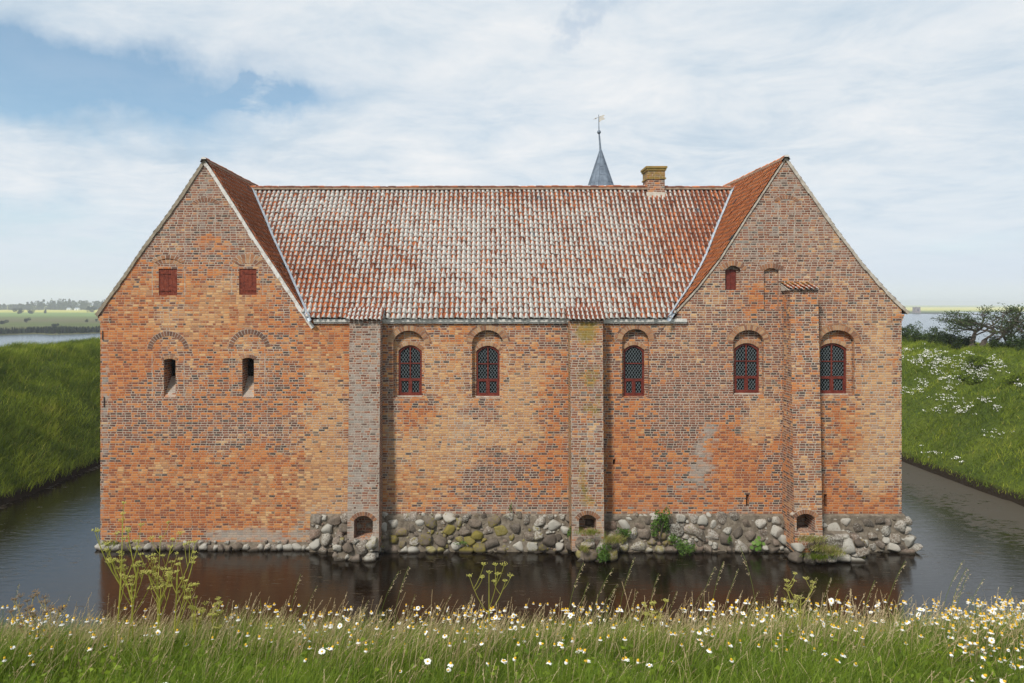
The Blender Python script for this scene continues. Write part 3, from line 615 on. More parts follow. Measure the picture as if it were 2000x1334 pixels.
# shutters
for k, hl_ in enumerate(shut+[sh3]):
    x0, x1 = hl_[0][0], hl_[1][0]; z0 = hl_[0][1]; z1 = max(q[1] for q in hl_); y_ = FY+(.03 if k < 2 else .20)
    s_ = MB(); n = 4 if k < 2 else 2; w_ = (x1-x0-.06)/n
    if k == 2: s_.box(x0, x1, y_+.02, y_+.05, z0, z1)
    for i in range(n): s_.box(x0+.03+i*w_+.004, x0+.03+(i+1)*w_-.004, y_+random.uniform(0, .006), y_+.035, z0+.03, z1-.03)
    if k < 2:
        for a_, b_ in ((x0, x0+.028), (x1-.028, x1)): s_.box(a_, b_, y_-.012, y_+.05, z0, z1)
        s_.box(x0+.028, x1-.028, y_-.008, y_+.05, z1-.028, z1); s_.box(x0+.028, x1-.028, y_-.008, y_+.05, z0, z0+.028)
    so_ = cbuild(s_, 'shutter', REDW if k < 2 else RED)
    if k < 2:
        for zz_ in (z0+.2, z1-.2):
            hg = MB(); a_, b_ = (x0+.01, x0+.5) if k == 0 else (x1-.5, x1-.01); hg.box(a_, b_, y_-.02, y_-.001, zz_-.018, zz_+.018); cbuild(hg, 'hinge', REDW, so_)
# iron wall anchors at the left corner
for px, py, l in ((201, 655, 9), (204, 785, 10)):
    a_ = MB(); a_.tube([(fx(px), FY-.03, fz(py-l)), (fx(px), FY-.03, fz(py+l))], .018, 5); cbuild(a_, 'wall_anchor', IRON)
# ---------------- pantiles
def tiles(name, O, U, Hd, P, L, keep=None, lich=None, mt=TILE, parent=CA, wT=.225, expo=.265, moss=None, dark=.006, tone=(.0, 1.0), jit=.012, deck=True, sag=0):
    """O ridge start, U unit along ridge, Hd unit outward horizontal, P profile (h,z) ridge->eave"""
    O = np.array(O, float); U = np.array(U, float); Hd = np.array(Hd, float)
    ph = np.array([q[0] for q in P]); pz = np.array([q[1] for q in P]); sl_ = np.concatenate([[0], np.cumsum(np.hypot(np.diff(ph), np.diff(pz)))])
    rows = int(sl_[-1]/expo); expo = sl_[-1]/rows; cols = int(round(L/wT)); wT = L/cols
    def pos(u, s): h_ = np.interp(s, sl_, ph); z_ = np.interp(s, sl_, pz); return O+u[..., None]*U+h_[..., None]*Hd+(z_-O[2])[..., None]*np.array([0, 0, 1.])
    R, C = np.meshgrid(np.arange(rows), np.arange(cols), indexing='ij'); R = R.ravel(); C = C.ravel()
    uc = (C+.5)*wT; scn = (R+.5)*expo; ctr = pos(uc, scn)
    k = np.ones(len(R), bool) if keep is None else keep(ctr)
    R, C, uc, scn, ctr = R[k], C[k], uc[k], scn[k], ctr[k]; n = len(R)
    if sag: ctr = ctr-np.stack([0*uc, 0*uc, sag*(.25+1.5*(fbm(uc*.22+2, scn*.25+9, 91)-.35))], -1)
    T0 = pos(uc, np.clip(scn-.1, 0, None)); T1 = pos(uc, np.minimum(scn+.1, sl_[-1])); T = T1-T0; T /= np.linalg.norm(T, axis=1)[:, None]
    N = np.cross(U, T); N *= np.sign(N[:, 2])[:, None]
    tt = np.linspace(0, 1, 8); prof_ = .037*np.sin(tt*2*np.pi*.94+.15)+.008*np.cos(tt*4*np.pi)+.024-.024*tt
    m = len(tt); V = np.zeros((n, 3*m, 3)); jn = rng.normal(0, jit*.45, n); js = rng.normal(0, jit, n); ju = rng.normal(0, jit*.35, n); tw = rng.normal(0, jit, n)
    bow = .018*np.sin(tt*np.pi*1.15+.1)
    for r_, (ds, dn) in enumerate(((-expo*.5-.05, .0), (expo*.5+.012, .046), (expo*.5+.008, .012))):
        for j in range(m):
            dd = ds+js+(bow[j] if r_ else 0)+ (tw*(tt[j]-.5) if r_ else 0)
            V[:, r_*m+j] = ctr+((tt[j]-.5)*wT*1.03+ju)[:, None]*U+dd[:, None]*T+(prof_[j]+dn+jn)[:, None]*N
    b0 = (np.arange(n)*3*m)[:, None, None]; q_ = []
    for r_ in range(2):
        for j in range(m-1): q_.append((r_*m+j, r_*m+j+1, (r_+1)*m+j+1, (r_+1)*m+j))
    Q = (np.array(q_)[None]+b0).reshape(-1, 4)
    tone_ = rng.uniform(tone[0], tone[1], n)*.6+.4*(tone[0]+(tone[1]-tone[0])*fbm(ctr[:, 0]*.9+3+ctr[:, 1]*.5, ctr[:, 2]*.9, 21))
    li = np.zeros(n) if lich is None else lich(ctr); mo = np.zeros(n) if moss is None else moss(ctr)
    dk = (rng.random(n) < dark)*1.0
    col = np.repeat(np.stack([tone_, li, dk, mo], -1)[:, None], 3*m, 1).reshape(-1, 4)
    uv = np.zeros((n, 3*m, 2)); uv[:, :, 0] = np.tile(tt, 3); uv[:, m:, 1] = 1
    o = mesh_np(name, V.reshape(-1, 3), Q, mt, None, col, uv.reshape(-1, 2)); return shift(o, parent)
def zmid(y): return ME[1]+(MR[1]-ME[1])*(y-ME[0])/(MR[0]-ME[0])
def zmid2(y): return np.where(y < MR[0], zmid(y), zmid(2*MR[0]-y))
def zl(x): return np.where(x < LRX, np.interp(LRX-x, [q[0] for q in LWL], [q[1] for q in LWL]), np.interp(x-LRX, [q[0] for q in LWR], [q[1] for q in LWR], right=-99))
def zr(x): return np.where(x > RRX, np.interp(x-RRX, [q[0] for q in RWR], [q[1] for q in RWR]), np.interp(RRX-x, [q[0] for q in RWL], [q[1] for q in RWL], right=-99))
def lich_mid(c):
    px = VX+c[:, 0]*F/c[:, 1]; py = HY+(CZ-c[:, 2])*F/c[:, 1]
    g_ = .62*np.exp(-((px-950)/450)**4)+.17
    g_ -= .6*np.exp(-(((px-640-(py-370)*.25)/110)**2+((py-560)/90)**2)); g_ -= .45*np.exp(-(((px-980)/250)**2+((py-385)/18)**2))
    g_ -= .55*sm01((px-1340)/60); g_ -= .30*sm01((560-px+(py-370)*.35)/60); g_ -= .2*sm01((px-1230)/90)
    return np.clip(g_+(fbm(px*.02, py*.02, 31)-.5)*.75+rng.normal(0, .17, len(px))+.03-.5*(rng.random(len(px)) < .07), 0, 1)
mx0, mx1 = LRX+.05, RRX-.05; slopeP = [(0, MR[1]), (MR[0]-ME[0]-.5, ME[1]+.66), (MR[0]-ME[0], ME[1])]
# (vertices carry world metres; x along)
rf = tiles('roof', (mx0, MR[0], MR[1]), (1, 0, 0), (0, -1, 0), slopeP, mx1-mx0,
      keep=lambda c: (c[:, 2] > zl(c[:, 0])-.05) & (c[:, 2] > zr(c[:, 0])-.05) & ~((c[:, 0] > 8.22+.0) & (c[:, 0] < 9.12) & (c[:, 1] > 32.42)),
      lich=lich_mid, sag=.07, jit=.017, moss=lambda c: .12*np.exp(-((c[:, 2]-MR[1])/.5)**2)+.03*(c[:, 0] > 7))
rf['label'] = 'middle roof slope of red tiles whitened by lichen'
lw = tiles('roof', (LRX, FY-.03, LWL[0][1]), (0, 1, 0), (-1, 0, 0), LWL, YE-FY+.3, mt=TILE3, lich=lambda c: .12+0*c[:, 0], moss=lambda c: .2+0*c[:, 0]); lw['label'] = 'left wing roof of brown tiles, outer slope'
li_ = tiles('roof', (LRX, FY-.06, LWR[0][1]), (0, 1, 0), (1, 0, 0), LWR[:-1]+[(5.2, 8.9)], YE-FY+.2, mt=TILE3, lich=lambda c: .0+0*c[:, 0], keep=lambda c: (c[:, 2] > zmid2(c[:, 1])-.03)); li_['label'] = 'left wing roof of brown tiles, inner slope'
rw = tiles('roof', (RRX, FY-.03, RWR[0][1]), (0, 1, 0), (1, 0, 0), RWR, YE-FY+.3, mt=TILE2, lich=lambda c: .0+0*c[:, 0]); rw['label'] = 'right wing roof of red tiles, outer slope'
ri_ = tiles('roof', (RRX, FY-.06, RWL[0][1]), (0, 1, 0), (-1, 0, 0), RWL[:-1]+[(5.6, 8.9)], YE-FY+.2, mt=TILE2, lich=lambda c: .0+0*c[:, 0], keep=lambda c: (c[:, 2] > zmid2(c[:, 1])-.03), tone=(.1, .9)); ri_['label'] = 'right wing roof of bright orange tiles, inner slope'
# boarding under the tiles
mb = MB(); dz_ = -.035
def strip(P, rx, sg, y0, y1):
    for (h0, z0), (h1, z1) in zip(P[:-1], P[1:]): mb.poly([(rx+sg*h0, y0, z0+dz_), (rx+sg*h0, y1, z0+dz_), (rx+sg*h1, y1, z1+dz_), (rx+sg*h1, y0, z1+dz_)])
strip(LWL, LRX, -1, FY-.05, YE); strip(LWR[:-1]+[(5.2, 8.9)], LRX, 1, FY-.02, YE); strip(RWR, RRX, 1, FY-.05, YE); strip(RWL[:-1]+[(5.6, 8.9)], RRX, -1, FY-.02, YE)
mb.poly([(LRX+.25, MR[0], MR[1]+dz_), (RRX-.3, MR[0], MR[1]+dz_), (fx(1310), ME[0]+.03, ME[1]+dz_), (fx(604), ME[0]+.03, ME[1]+dz_)])
mb.poly([(mx1+.2, MR[0], MR[1]+dz_), (mx0-.2, MR[0], MR[1]+dz_), (RRX-2, 37.5, ME[1]), (LRX+2, 37.5, ME[1])])
cbuild(mb, 'roof_boarding', simple('roof_felt', [(.3, (.05, .028, .02)), (.7, (.10, .05, .035))], 6, .95))
# ridges
def ridge(p0, p1, mt, mo, n_=None, r=.13):
    p0, p1 = Vector(p0), Vector(p1); L = (p1-p0).length; n = n_ or int(L/.38); d = (p1-p0).normalized(); sd_ = Vector((-d.y, d.x, 0)); mb_ = MB(); mm_ = MB()
    for i in range(n):
        a_, b_ = p0+d*(L*i/n-.02), p0+d*(L*(i+1)/n+.02); dzz = Vector((0, 0, random.uniform(-.014, .014)+(.10*(float(fbm(a_.x*.16, a_.y*.1, 77))-.5) if abs(d.x) > .5 else 0))); c = (random.random(), random.uniform(0, .35), 0, mo*random.uniform(.3, 1.3))
        for j in range(8):
            A = [math.pi*(-.12+1.24*e/8) for e in (j, j+1)]
            P = [a_+dzz+sd_*math.cos(A[0])*r*1.0+Vector((0, 0, math.sin(A[0])*r*.8)), a_+dzz+sd_*math.cos(A[1])*r+Vector((0, 0, math.sin(A[1])*r*.8)),
                 b_+dzz+sd_*math.cos(A[1])*r*1.12+Vector((0, 0, math.sin(A[1])*r*.95)), b_+dzz+sd_*math.cos(A[0])*r*1.12+Vector((0, 0, math.sin(A[0])*r*.95))]
            mb_.poly(P, uvs=[(j/8, 0), ((j+1)/8, 0), ((j+1)/8, 1), (j/8, 1)], cols=[c]*4)
        if i == 0: P = [a_+dzz+sd_*math.cos(math.pi*e/8)*r+Vector((0, 0, math.sin(math.pi*e/8)*r*.8)) for e in range(9)]; mb_.poly(P, uvs=[(.5, .5)]*9, cols=[(1, .4, 0, 0)]*9)
        P = [b_+dzz+sd_*math.cos(math.pi*e/8)*r*1.12+Vector((0, 0, math.sin(math.pi*e/8)*r*.95)) for e in range(9)]; mb_.poly(P, uvs=[(.5, .5)]*9, cols=[c]*9)
    ro = cbuild(mb_, 'ridge_tiles', mt)
    for s_ in (-1, 1):
        for i in range(int(L/.6)):
            a_, b_ = p0+d*(i*.6), p0+d*min(L, (i+1)*.6); w_ = r+.055; o1 = sd_*s_*w_-Vector((0, 0, .10+random.uniform(0, .015))); o2 = sd_*s_*r*.8+Vector((0, 0, .03))
            mm_.poly([a_+o1, b_+o1, b_+o2, a_+o2])
    cbuild(mm_, 'ridge_mortar', RIDM, ro)
ridge((LRX+.15, MR[0], MR[1]+.05), (RRX-.2, MR[0], MR[1]+.05), TILE, .25, r=.11)
ridge((LRX, FY-.16, LWL[0][1]+.0), (LRX, YE, LWL[0][1]+.0), TILE3, .5, r=.11); ridge((RRX, FY-.16, RWL[0][1]+.0), (RRX, YE, RWL[0][1]+.0), TILE3, .3, r=.11)
# verges
mb = MB()
def verge(P, rx, sg, w, y0, out, mb, off=0.02, end=1.0):
    L = []; rng_ = 0
    for (h0, z0), (h1, z1) in zip(P[:-1], P[1:]):
        n = max(2, int(math.hypot(h1-h0, z1-z0)/.3))
        L += [(h0+(h1-h0)*i/n, z0+(z1-z0)*i/n) for i in range(n)]
    L.append(P[-1]); L = [q for i, q in enumerate(L) if i/len(L) <= end]
    for (h0, z0), (h1, z1) in zip(L[:-1], L[1:]):
        d = Vector((h1-h0, z1-z0)).normalized(); n = Vector((-d.y, d.x))
        n = n if n.y > 0 else -n; wj = w*random.uniform(.85, 1.15)
        A = [(h0, z0), (h1, z1), (h1-n.x*wj, z1-n.y*wj), (h0-n.x*wj, z0-n.y*wj)]; A = [(q[0]+n.x*off, q[1]+n.y*off) for q in A]
        if sg < 0: A = A[::-1]
        o_ = out+random.uniform(-.006, .006)
        mb.hexa([(rx+sg*q[0], y0-o_, q[1]) for q in A]+[(rx+sg*q[0], y0+.05, q[1]) for q in A])
verge(LWR, LRX, 1, .15, FY, .05, mb, -.01); cbuild(mb, 'verge', LIME)['label'] = 'thick whitewashed mortar verge of left gable'
mb = MB(); verge(RWR, RRX, 1, .13, FY, .055, mb, .055); cbuild(mb, 'verge', MORT)['label'] = 'thin mortar verge along the outer slope of the right gable'
mb = MB(); verge(RWL, RRX, -1, .06, FY, .05, mb, -.01); cbuild(mb, 'verge', MORT)['label'] = 'thin mortar verge along the inner slope of the right gable'
mb = MB(); verge(LWL, LRX, -1, .13, FY, .055, mb, .055); cbuild(mb, 'verge', simple('mossy_mortar', [(.3, (.17, .14, .10)), (.7, (.34, .29, .22))], 6, .95))['label'] = 'mossy mortar verge along the outer slope of the left gable'
# lead valleys with zinc outlets
def valley(sg):
    mb = MB(); P = []
    for e in np.linspace(0, 1, 22):
        y = ME[0]-.05+(MR[0]-ME[0]+.0)*e; z = zmid(y)
        Pf = LWR if sg < 0 else RWL; hs = np.linspace(0, 5, 400); zz_ = np.interp(hs, [q[0] for q in Pf], [q[1] for q in Pf]); h_ = hs[np.argmin(abs(zz_-z))]
        P.append(Vector(((LRX+h_) if sg < 0 else (RRX-h_), y, z)))
    s_ = 1 if sg < 0 else -1
    for a_, b_ in zip(P[:-1], P[1:]):
        w1 = Vector((s_*.12, 0, .10)); w2 = Vector((-s_*.03, 0, .21)); mb.poly([a_+w1, b_+w1, b_+w2, a_+w2]); mb.poly([a_+w1, b_+w1, b_+w1-Vector((0, 0, .07)), a_+w1-Vector((0, 0, .07))])
    cbuild(mb, 'valley_flashing', ZINC)
    mb = MB(); e = P[0]; d = (P[0]-P[2]).normalized()
    q0 = e-d*.75; q1 = e+d*.16; n = 7; r = .10
    for i in range(n):
        A = [math.pi*(1+k/n) for k in (i, i+1)]; sx_ = Vector((1, 0, 0)); uz = Vector((0, -.35, .93))
        f = lambda q, a__, rr__: q+sx_*math.cos(a__)*rr__+uz*(math.sin(a__)*rr__+rr__*.9)
        mb.poly([f(q0, A[0], r), f(q0, A[1], r), f(q1, A[1], r), f(q1, A[0], r)]); mb.poly([f(q0, A[1], r*.93), f(q0, A[0], r*.93), f(q1, A[0], r*.93), f(q1, A[1], r*.93)])
        mb.poly([f(q1, A[0], r), f(q1, A[1], r), f(q1, A[1], r*.93), f(q1, A[0], r*.93)])
    mb.tube([q1+Vector((-r, 0, .09)), q1+Vector((-r*.7, 0, .02)), q1+Vector((0, 0, -.01)), q1+Vector((r*.7, 0, .02)), q1+Vector((r, 0, .09))], .014, 5)
    cbuild(mb, 'valley_outlet', ZINC)
valley(-1); valley(1)
# eaves board in three lengths between the buttresses
mb = MB()
for a_, b_ in ((614, 684), (744, 1113), (1178, 1340)):
    mb.box(fx(a_), fx(b_), FY-.14, FY+.02, 9.66, 9.78); mb.box(fx(a_)+.002, fx(b_)-.002, FY-.09, FY+.02, 9.59, 9.657)
cbuild(mb, 'eaves_board', WOOD)
# ---------------- buttresses
def bcoord(px, py, Y): return (px-VX)*Y/F, CZ-(py-HY)*Y/F
def buttress(xt0, xt1, xb0, xb1, yt, yb, pt, pb, nic, moss, wash, label, orange=.2, tan=.25):
    Yt, Yb = FY-pt, FY-pb; A = bcoord(xt0, yt, Yt); B = bcoord(xt1, yt, Yt); C = bcoord(xb1, yb, Yb); D = bcoord(xb0, yb, Yb)
    zt_, zb_ = A[1], D[1]
    def Yf(x, z): return Yt+(Yb-Yt)*min(1.2, max(0, (zt_-z)/(zt_-zb_)))
    def zn(X, Z):
        Z = np.asarray(Z); X = np.asarray(X); e = (X-A[0])/(B[0]-A[0])
        mo = moss*(.1+1.0*fbm(Z*1.3+X, X*2.5, 41))*(.35+.65*np.exp(-((e-.55)/.5)**2))*(Z > 2.0)*sm01(fbm(Z*.6, X*.8, 47)*2.6-.55)
        return np.clip(np.stack([orange+0*X, tan+0*X+.25*(fbm(Z*.5, X, 43)-.5), wash*(.4+1.1*fbm(Z*.45, X*.8, 42))+.25*(Z < 1.9), mo], -1), 0, 1)
    mb = MB(); nx0, nx1, nyb, ncr, nri = nic; Yn = Yb
    hl_ = arch_loop(bcoord(nx0, 0, Yn)[0], bcoord(nx1, 0, Yn)[0], bcoord(0, nyb, Yn)[1], bcoord(0, ncr, Yn)[1]-nri/46, nri/46, 10, True)
    zlow = .3
    sub = [(D[0]-.0, zlow), (C[0], zlow), (B[0], B[1]), (A[0], A[1])]
    cdt_wall(mb, sub, [hl_], .35, Yf=Yf, zonef=zn)
    for e in range(len(hl_)):
        a_, b_ = hl_[e], hl_[(e+1) % len(hl_)]; P = [(a_[0], Yf(*a_), a_[1]), (b_[0], Yf(*b_), b_[1]), (b_[0], FY-.25, b_[1]), (a_[0], FY-.25, a_[1])]
        mb.poly(P, cols=[(.15, .2, .25, 0)]*4)
    mb.poly([(q[0], FY-.25, q[1]) for q in hl_], cols=[(.1, .15, .5, 0)]*len(hl_))
    for (x_t, x_b, sg) in ((A[0], D[0], -1), (B[0], C[0], 1)):
        n = 18
        for i in range(n):
            z0 = zt_+(zlow-zt_)*i/n; z1 = zt_+(zlow-zt_)*(i+1)/n; e0 = (zt_-z0)/(zt_-zlow); e1 = (zt_-z1)/(zt_-zlow)
            P = [(x_t+(x_b-x_t)*e0, Yf(0, z0), z0), (x_t+(x_b-x_t)*e1, Yf(0, z1), z1), (x_t+(x_b-x_t)*e1, FY, z1), (x_t+(x_b-x_t)*e0, FY, z0)]
            mb.poly(P, uvs=[(q[1]*1.0+3, q[2]) for q in P], cols=[(orange, tan, wash*.5, moss*.5)]*4)
    bo = cbuild(mb, 'buttress', BR); bo['label'] = label
    mb, mm = MB(), MB(); a2 = (hl_[1][0]-hl_[0][0])/2; rr_ = nri/46; R = (a2*a2+rr_**2)/(2*rr_); ha = math.asin(min(1, a2/R))*1.12
    ring(mb, mm, (hl_[0][0]+hl_[1][0])/2, max(q[1] for q in hl_)-R, R+.005, R+.005, .17, 11, Yf(0, hl_[4][1]), th0=math.pi/2-ha, th1=math.pi/2+ha, tone=(.15, .7), yback=.2)
    cbuild(mb, 'arch_bricks', ARCHB, bo); cbuild(mm, 'arch_mortar', MORT, bo)
    return bo, A, B, zt_
b1, A1, B1, z1_ = buttress(683, 743, 678, 740, 627, 1050, .62, 1.0, (691, 728, 1052, 1008, 9), .14, .55, 'grey weathered buttress, leftmost of the three, between narrow slits and windows', .02, .12)
b2, A2, B2, z2_ = buttress(1113, 1177, 1117, 1180, 627, 1052, .62, 1.0, (1131, 1165, 1040, 1006, 8), 1.25, .35, 'buttress streaked with yellow lichen, between second and third windows')
b3, A3, B3, z3_ = buttress(1543, 1598, 1552, 1606, 567, 1030, .67, 1.15, (1556, 1592, 1040, 1004, 7), .10, .15, 'buttress rising high on the right gable with its own small tiled cap', .3, .35)
for bo, A, B, zt_, zback, lab in ((b1, A1, B1, z1_, 10.25, 0), (b2, A2, B2, z2_, 10.25, 1)):
    x0, x1 = A[0]-.10, B[0]+.10
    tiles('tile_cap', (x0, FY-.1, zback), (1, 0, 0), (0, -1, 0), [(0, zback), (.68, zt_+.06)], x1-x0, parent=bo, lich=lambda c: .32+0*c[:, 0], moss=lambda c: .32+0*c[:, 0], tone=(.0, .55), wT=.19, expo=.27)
x0, x1 = A3[0]-.10, B3[0]+.02
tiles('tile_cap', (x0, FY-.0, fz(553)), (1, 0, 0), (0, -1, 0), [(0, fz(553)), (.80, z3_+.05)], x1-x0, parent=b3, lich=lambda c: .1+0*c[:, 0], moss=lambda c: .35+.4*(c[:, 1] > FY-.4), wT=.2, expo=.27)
mb = MB(); mb.poly([(x0, FY, fz(553)-.03), (x1, FY, fz(553)-.03), (x1, FY-.75, z3_+.0), (x0, FY-.75, z3_+.0)]); 
for x_ in (x0+.02, x1-.02): mb.poly([(x_, FY, fz(553)-.03), (x_, FY-.75, z3_+.0), (x_, FY, z3_-.02)])
cbuild(mb, 'cap_bed', MORT, b3)
# ---------------- chimney
CY = 32.45; mb = MB(); c0 = ((1265-VX)*CY/F, (1298.5-VX)*CY/F); zt_ = CZ+(HY-325)*CY/F; cm = (.25, .35, .3, .15)
mb.box(c0[0], c0[1], CY, CY+.95, 14.8, zt_-.62, col=cm); mb.box(c0[0]-.05, c0[1]+.05, CY-.05, CY+1.0, zt_-.62, zt_-.55, col=(.2, .3, .2, .9))
mb.box(c0[0]-.01, c0[1]+.01, CY-.01, CY+.96, zt_-.55, zt_-.20, col=(.2, .3, .2, .75)); mb.box(c0[0]-.06, c0[1]+.06, CY-.06, CY+1.01, zt_-.20, zt_-.10, col=(.2, .3, .2, .95)); mb.box(c0[0]-.10, c0[1]+.10, CY-.10, CY+1.05, zt_-.10, zt_, col=(.2, .3, .2, 1))
co = cbuild(mb, 'chimney', BR, rf)
mb = MB(); zr_ = zmid(CY); mb.hexa([(c0[0]-.08, CY-.14, zr_-.17), (c0[1]+.08, CY-.14, zr_-.17), (c0[1]+.05, CY-.01, zr_+.12), (c0[0]-.05, CY-.01, zr_+.12)]+[(c0[0]-.08, CY+.2, zr_-.17), (c0[1]+.08, CY+.2, zr_-.17), (c0[1]+.05, CY+.2, zr_+.12), (c0[0]-.05, CY+.2, zr_+.12)])
cbuild(mb, 'chimney_flashing', MORT, rf)
# ---------------- stair tower and spire behind the roof
SY = 42.0; SX = (1173-VX)*SY/F; za_ = CZ+(HY-293)*SY/F; mb = MB(); n = 8
cr = [(SX+1.72*math.cos(2*math.pi*(i+.5)/n+.05), SY+1.72*math.sin(2*math.pi*(i+.5)/n+.05)) for i in range(n)]
for i in range(n): a_, b_ = cr[i], cr[(i+1) % n]; mb.poly([(a_[0], a_[1], .05), (b_[0], b_[1], .05), (b_[0], b_[1], 15.0), (a_[0], a_[1], 15.0)], uvs=[(0, 0), (1.3, 0), (1.3, 15), (0, 15)])
tw = cbuild(mb, 'stair_tower', BR)
mb = MB(); lean = -.12
for i in range(n):
    a_ = 2*math.pi*(i+.5)/n+.05; b_ = 2*math.pi*(i+1.5)/n+.05
    prev = None
    for k in range(10):
        r0 = 1.85*(1-k/10)+.045*k/10; r1 = 1.85*(1-(k+1)/10)+.045*(k+1)/10; z0 = 14.8+(za_-14.8)*k/10; z1 = 14.8+(za_-14.8)*(k+1)/10
        mb.poly([(SX+r0*math.cos(a_), SY+r0*math.sin(a_), z0), (SX+r0*math.cos(b_), SY+r0*math.sin(b_), z0), (SX+r1*math.cos(b_), SY+r1*math.sin(b_), z1), (SX+r1*math.cos(a_), SY+r1*math.sin(a_), z1)])
    mb.tube([(SX+1.86*math.cos(a_), SY+1.86*math.sin(a_), 14.8), (SX+.05*math.cos(a_), SY+.05*math.sin(a_), za_)], .028, 5)
    am = (a_+b_)/2; mb.tube([(SX+1.72*math.cos(am), SY+1.72*math.sin(am), 14.8), (SX+.55*math.cos(am), SY+.55*math.sin(am), 14.8+(za_-14.8)*.7)], .015, 4)
    for k in (3.3+.9*(i % 2), 6.1+.8*(i % 2), 8.3-.4*(i % 2)):
        r0 = 1.85*(1-k/10)+.045*k/10+.008; z0 = 14.8+(za_-14.8)*k/10
        mb.tube([(SX+r0*math.cos(a_), SY+r0*math.sin(a_), z0), (SX+r0*math.cos(b_), SY+r0*math.sin(b_), z0)], .014, 4)
spo = cbuild(mb, 'spire', LEAD, tw)
zb_ = CZ+(HY-258)*SY/F; ztip = CZ+(HY-224)*SY/F; mb = MB()
mb.tube([(SX, SY, za_-.2), (SX-.03, SY, za_+.3), (SX-.10, SY, zb_)], [.085, .06, .045], 8)
mb.tube([(SX-.10, SY, zb_-.12), (SX-.1, SY, zb_-.10), (SX-.1, SY, zb_-.06), (SX-.1, SY, zb_), (SX-.1, SY, zb_+.06), (SX-.1, SY, zb_+.10), (SX-.1, SY, zb_+.12)], [.03, .075, .11, .125, .11, .07, .025], 12)
mb.tube([(SX-.1, SY, zb_), (SX-.12, SY, ztip)], [.035, .018], 6); cbuild(mb, 'finial', LEAD, tw)
mb = MB(); bx_ = SX-.12; k = SY/F
pts = [(0, 12), (9, 15), (11.5, 14), (8.5, 10.5), (11, 8), (11.5, 6), (6, 5), (0, 0)]
P = [(bx_+q[0]*k, SY-.3*q[0]*k, ztip-.52+q[1]*k*1.0) for q in pts]
mb.poly(P); mb.poly([(q[0], q[1]+.012, q[2]) for q in P][::-1])
for i in range(len(P)): a_, b_ = P[i], P[(i+1) % len(P)]; mb.poly([a_, (a_[0], a_[1]+.012, a_[2]), (b_[0], b_[1]+.012, b_[2]), b_])
mb.tube([(bx_+8*k, SY-.06, ztip-.52+14.5*k), (bx_-10*k, SY+.08, ztip-.52+7.5*k)], .012, 5)
mb.tube([(bx_-8*k, SY+.06, ztip-.52+8.2*k), (bx_-5.5*k, SY+.05, ztip-.52+9.2*k), (bx_-3.5*k, SY+.03, ztip-.52+10*k)], [.01, .05, .01], 6)
cbuild(mb, 'weather_vane', GILT, tw)
# ---------------- boulder footing
def ico(n=2):
    import bmesh
    bm = bmesh.new(); bmesh.ops.create_icosphere(bm, subdivisions=n, radius=1); bm.verts.ensure_lookup_table()
    V = np.array([v.co[:] for v in bm.verts]); Fc = np.array([[v.index for v in f.verts] for f in bm.faces]); bm.free(); return V, Fc
IV, IF = ico(3)
RV = []; RFc = []; RC = []
def rock(x, y, z, rx, ry, rz, tone=None, moss=None):
    a_ = rng.uniform(0, 6.28); ca, sa = math.cos(a_*.15-.4), math.sin(a_*.15-.4)
    s1 = rng.uniform(0, 50); d = IV
    e = rng.uniform(.5, .85); V = np.sign(d)*np.abs(d)**e                    # squarish boulders
    nz = (fbm(d[:, 0]*1.6+s1, d[:, 2]*1.6+d[:, 1], 51, 4)-.5)*.62
    V = V*(1+nz)[:, None]
    # a few flat facets
    for _ in range(9):
        nrm = rng.normal(size=3); nrm /= np.linalg.norm(nrm); h_ = rng.uniform(.52, .88); dd = V@nrm; V = V-np.clip(dd-h_, 0, None)[:, None]*nrm*.85
    X = V[:, 0]*rx; Z = V[:, 2]*rz; X, Z = X*ca-Z*sa, X*sa+Z*ca
    RFc.append(IF+sum(len(q) for q in RV)); RV.append(np.stack([x+X, y+V[:, 1]*ry, z+Z], -1))
    tn = rng.random() if tone is None else tone; ms = (rng.random()**2 if moss is None else moss)
    RC.append(np.tile([tn, rng.random(), ms, 0], (len(V), 1)))
def pack(x0, x1, ztop, zbot, yf, rmin, rmax, tries=2600, mossf=None):
    placed = []
    for k in range(tries):
        r = rmax*(1-k/tries)**1.2+rmin; 
        r *= rng.uniform(.8, 1.1); x = rng.uniform(x0, x1); zt_ = ztop(x) if callable(ztop) else ztop; z = rng.uniform(zbot, zt_-r*.5)
        ax = rng.uniform(1.0, 1.35)
        if z+r*.8 > zt_+.05: continue
        if all(((x-q[0])/(r*ax+q[2]*q[3]))**2+((z-q[1])/(r+q[2]))**2 > .64 for q in placed if abs(q[0]-x) < 1.2):
            placed.append((x, z, r, ax))
    for x, z, r, ax in placed:
        y = yf(x, z) if callable(yf) else yf
        px = VX+x*46; mo = None if mossf is None else mossf(px, z)
        rock(x, y+r*.25, z, r*ax*1.03, min(r, .24)*1.05, r*1.0, moss=mo)
XS = fx(608)
def ytilt(x, z): return FY-.10-.22*(1.5-z)/1.5+.04*math.sin(x*1.3)
def mossz(px, z):
    b_ = .7*math.exp(-((px-900)/170)**2)+.4*math.exp(-((px-1230)/120)**2)+.2
    return min(1.0, b_*rng.uniform(.2, 1.4)*(1.0 if z < .95 else .5))
ttop = lambda x: 1.55+.04*math.sin(x*2)+(-.02 if x < 12 else -.15)
pack(XS+.1, FXR+.15, ttop, -.15, ytilt, .045, .235, 9000, mossz)
x = FXL-.05                                   # thin plinth row under left wing
while x < XS+.1:
    r = rng.uniform(.13, .24); rock(x+r, FY-.06, rng.uniform(.03, .10), r*1.15, .18, rng.uniform(.13, .2)+.02, moss=.1); 
    if rng.random() < .6: rock(x+r*.6, FY-.0, .30, r*.6, .09, .09, moss=.1)
    x += r*1.75
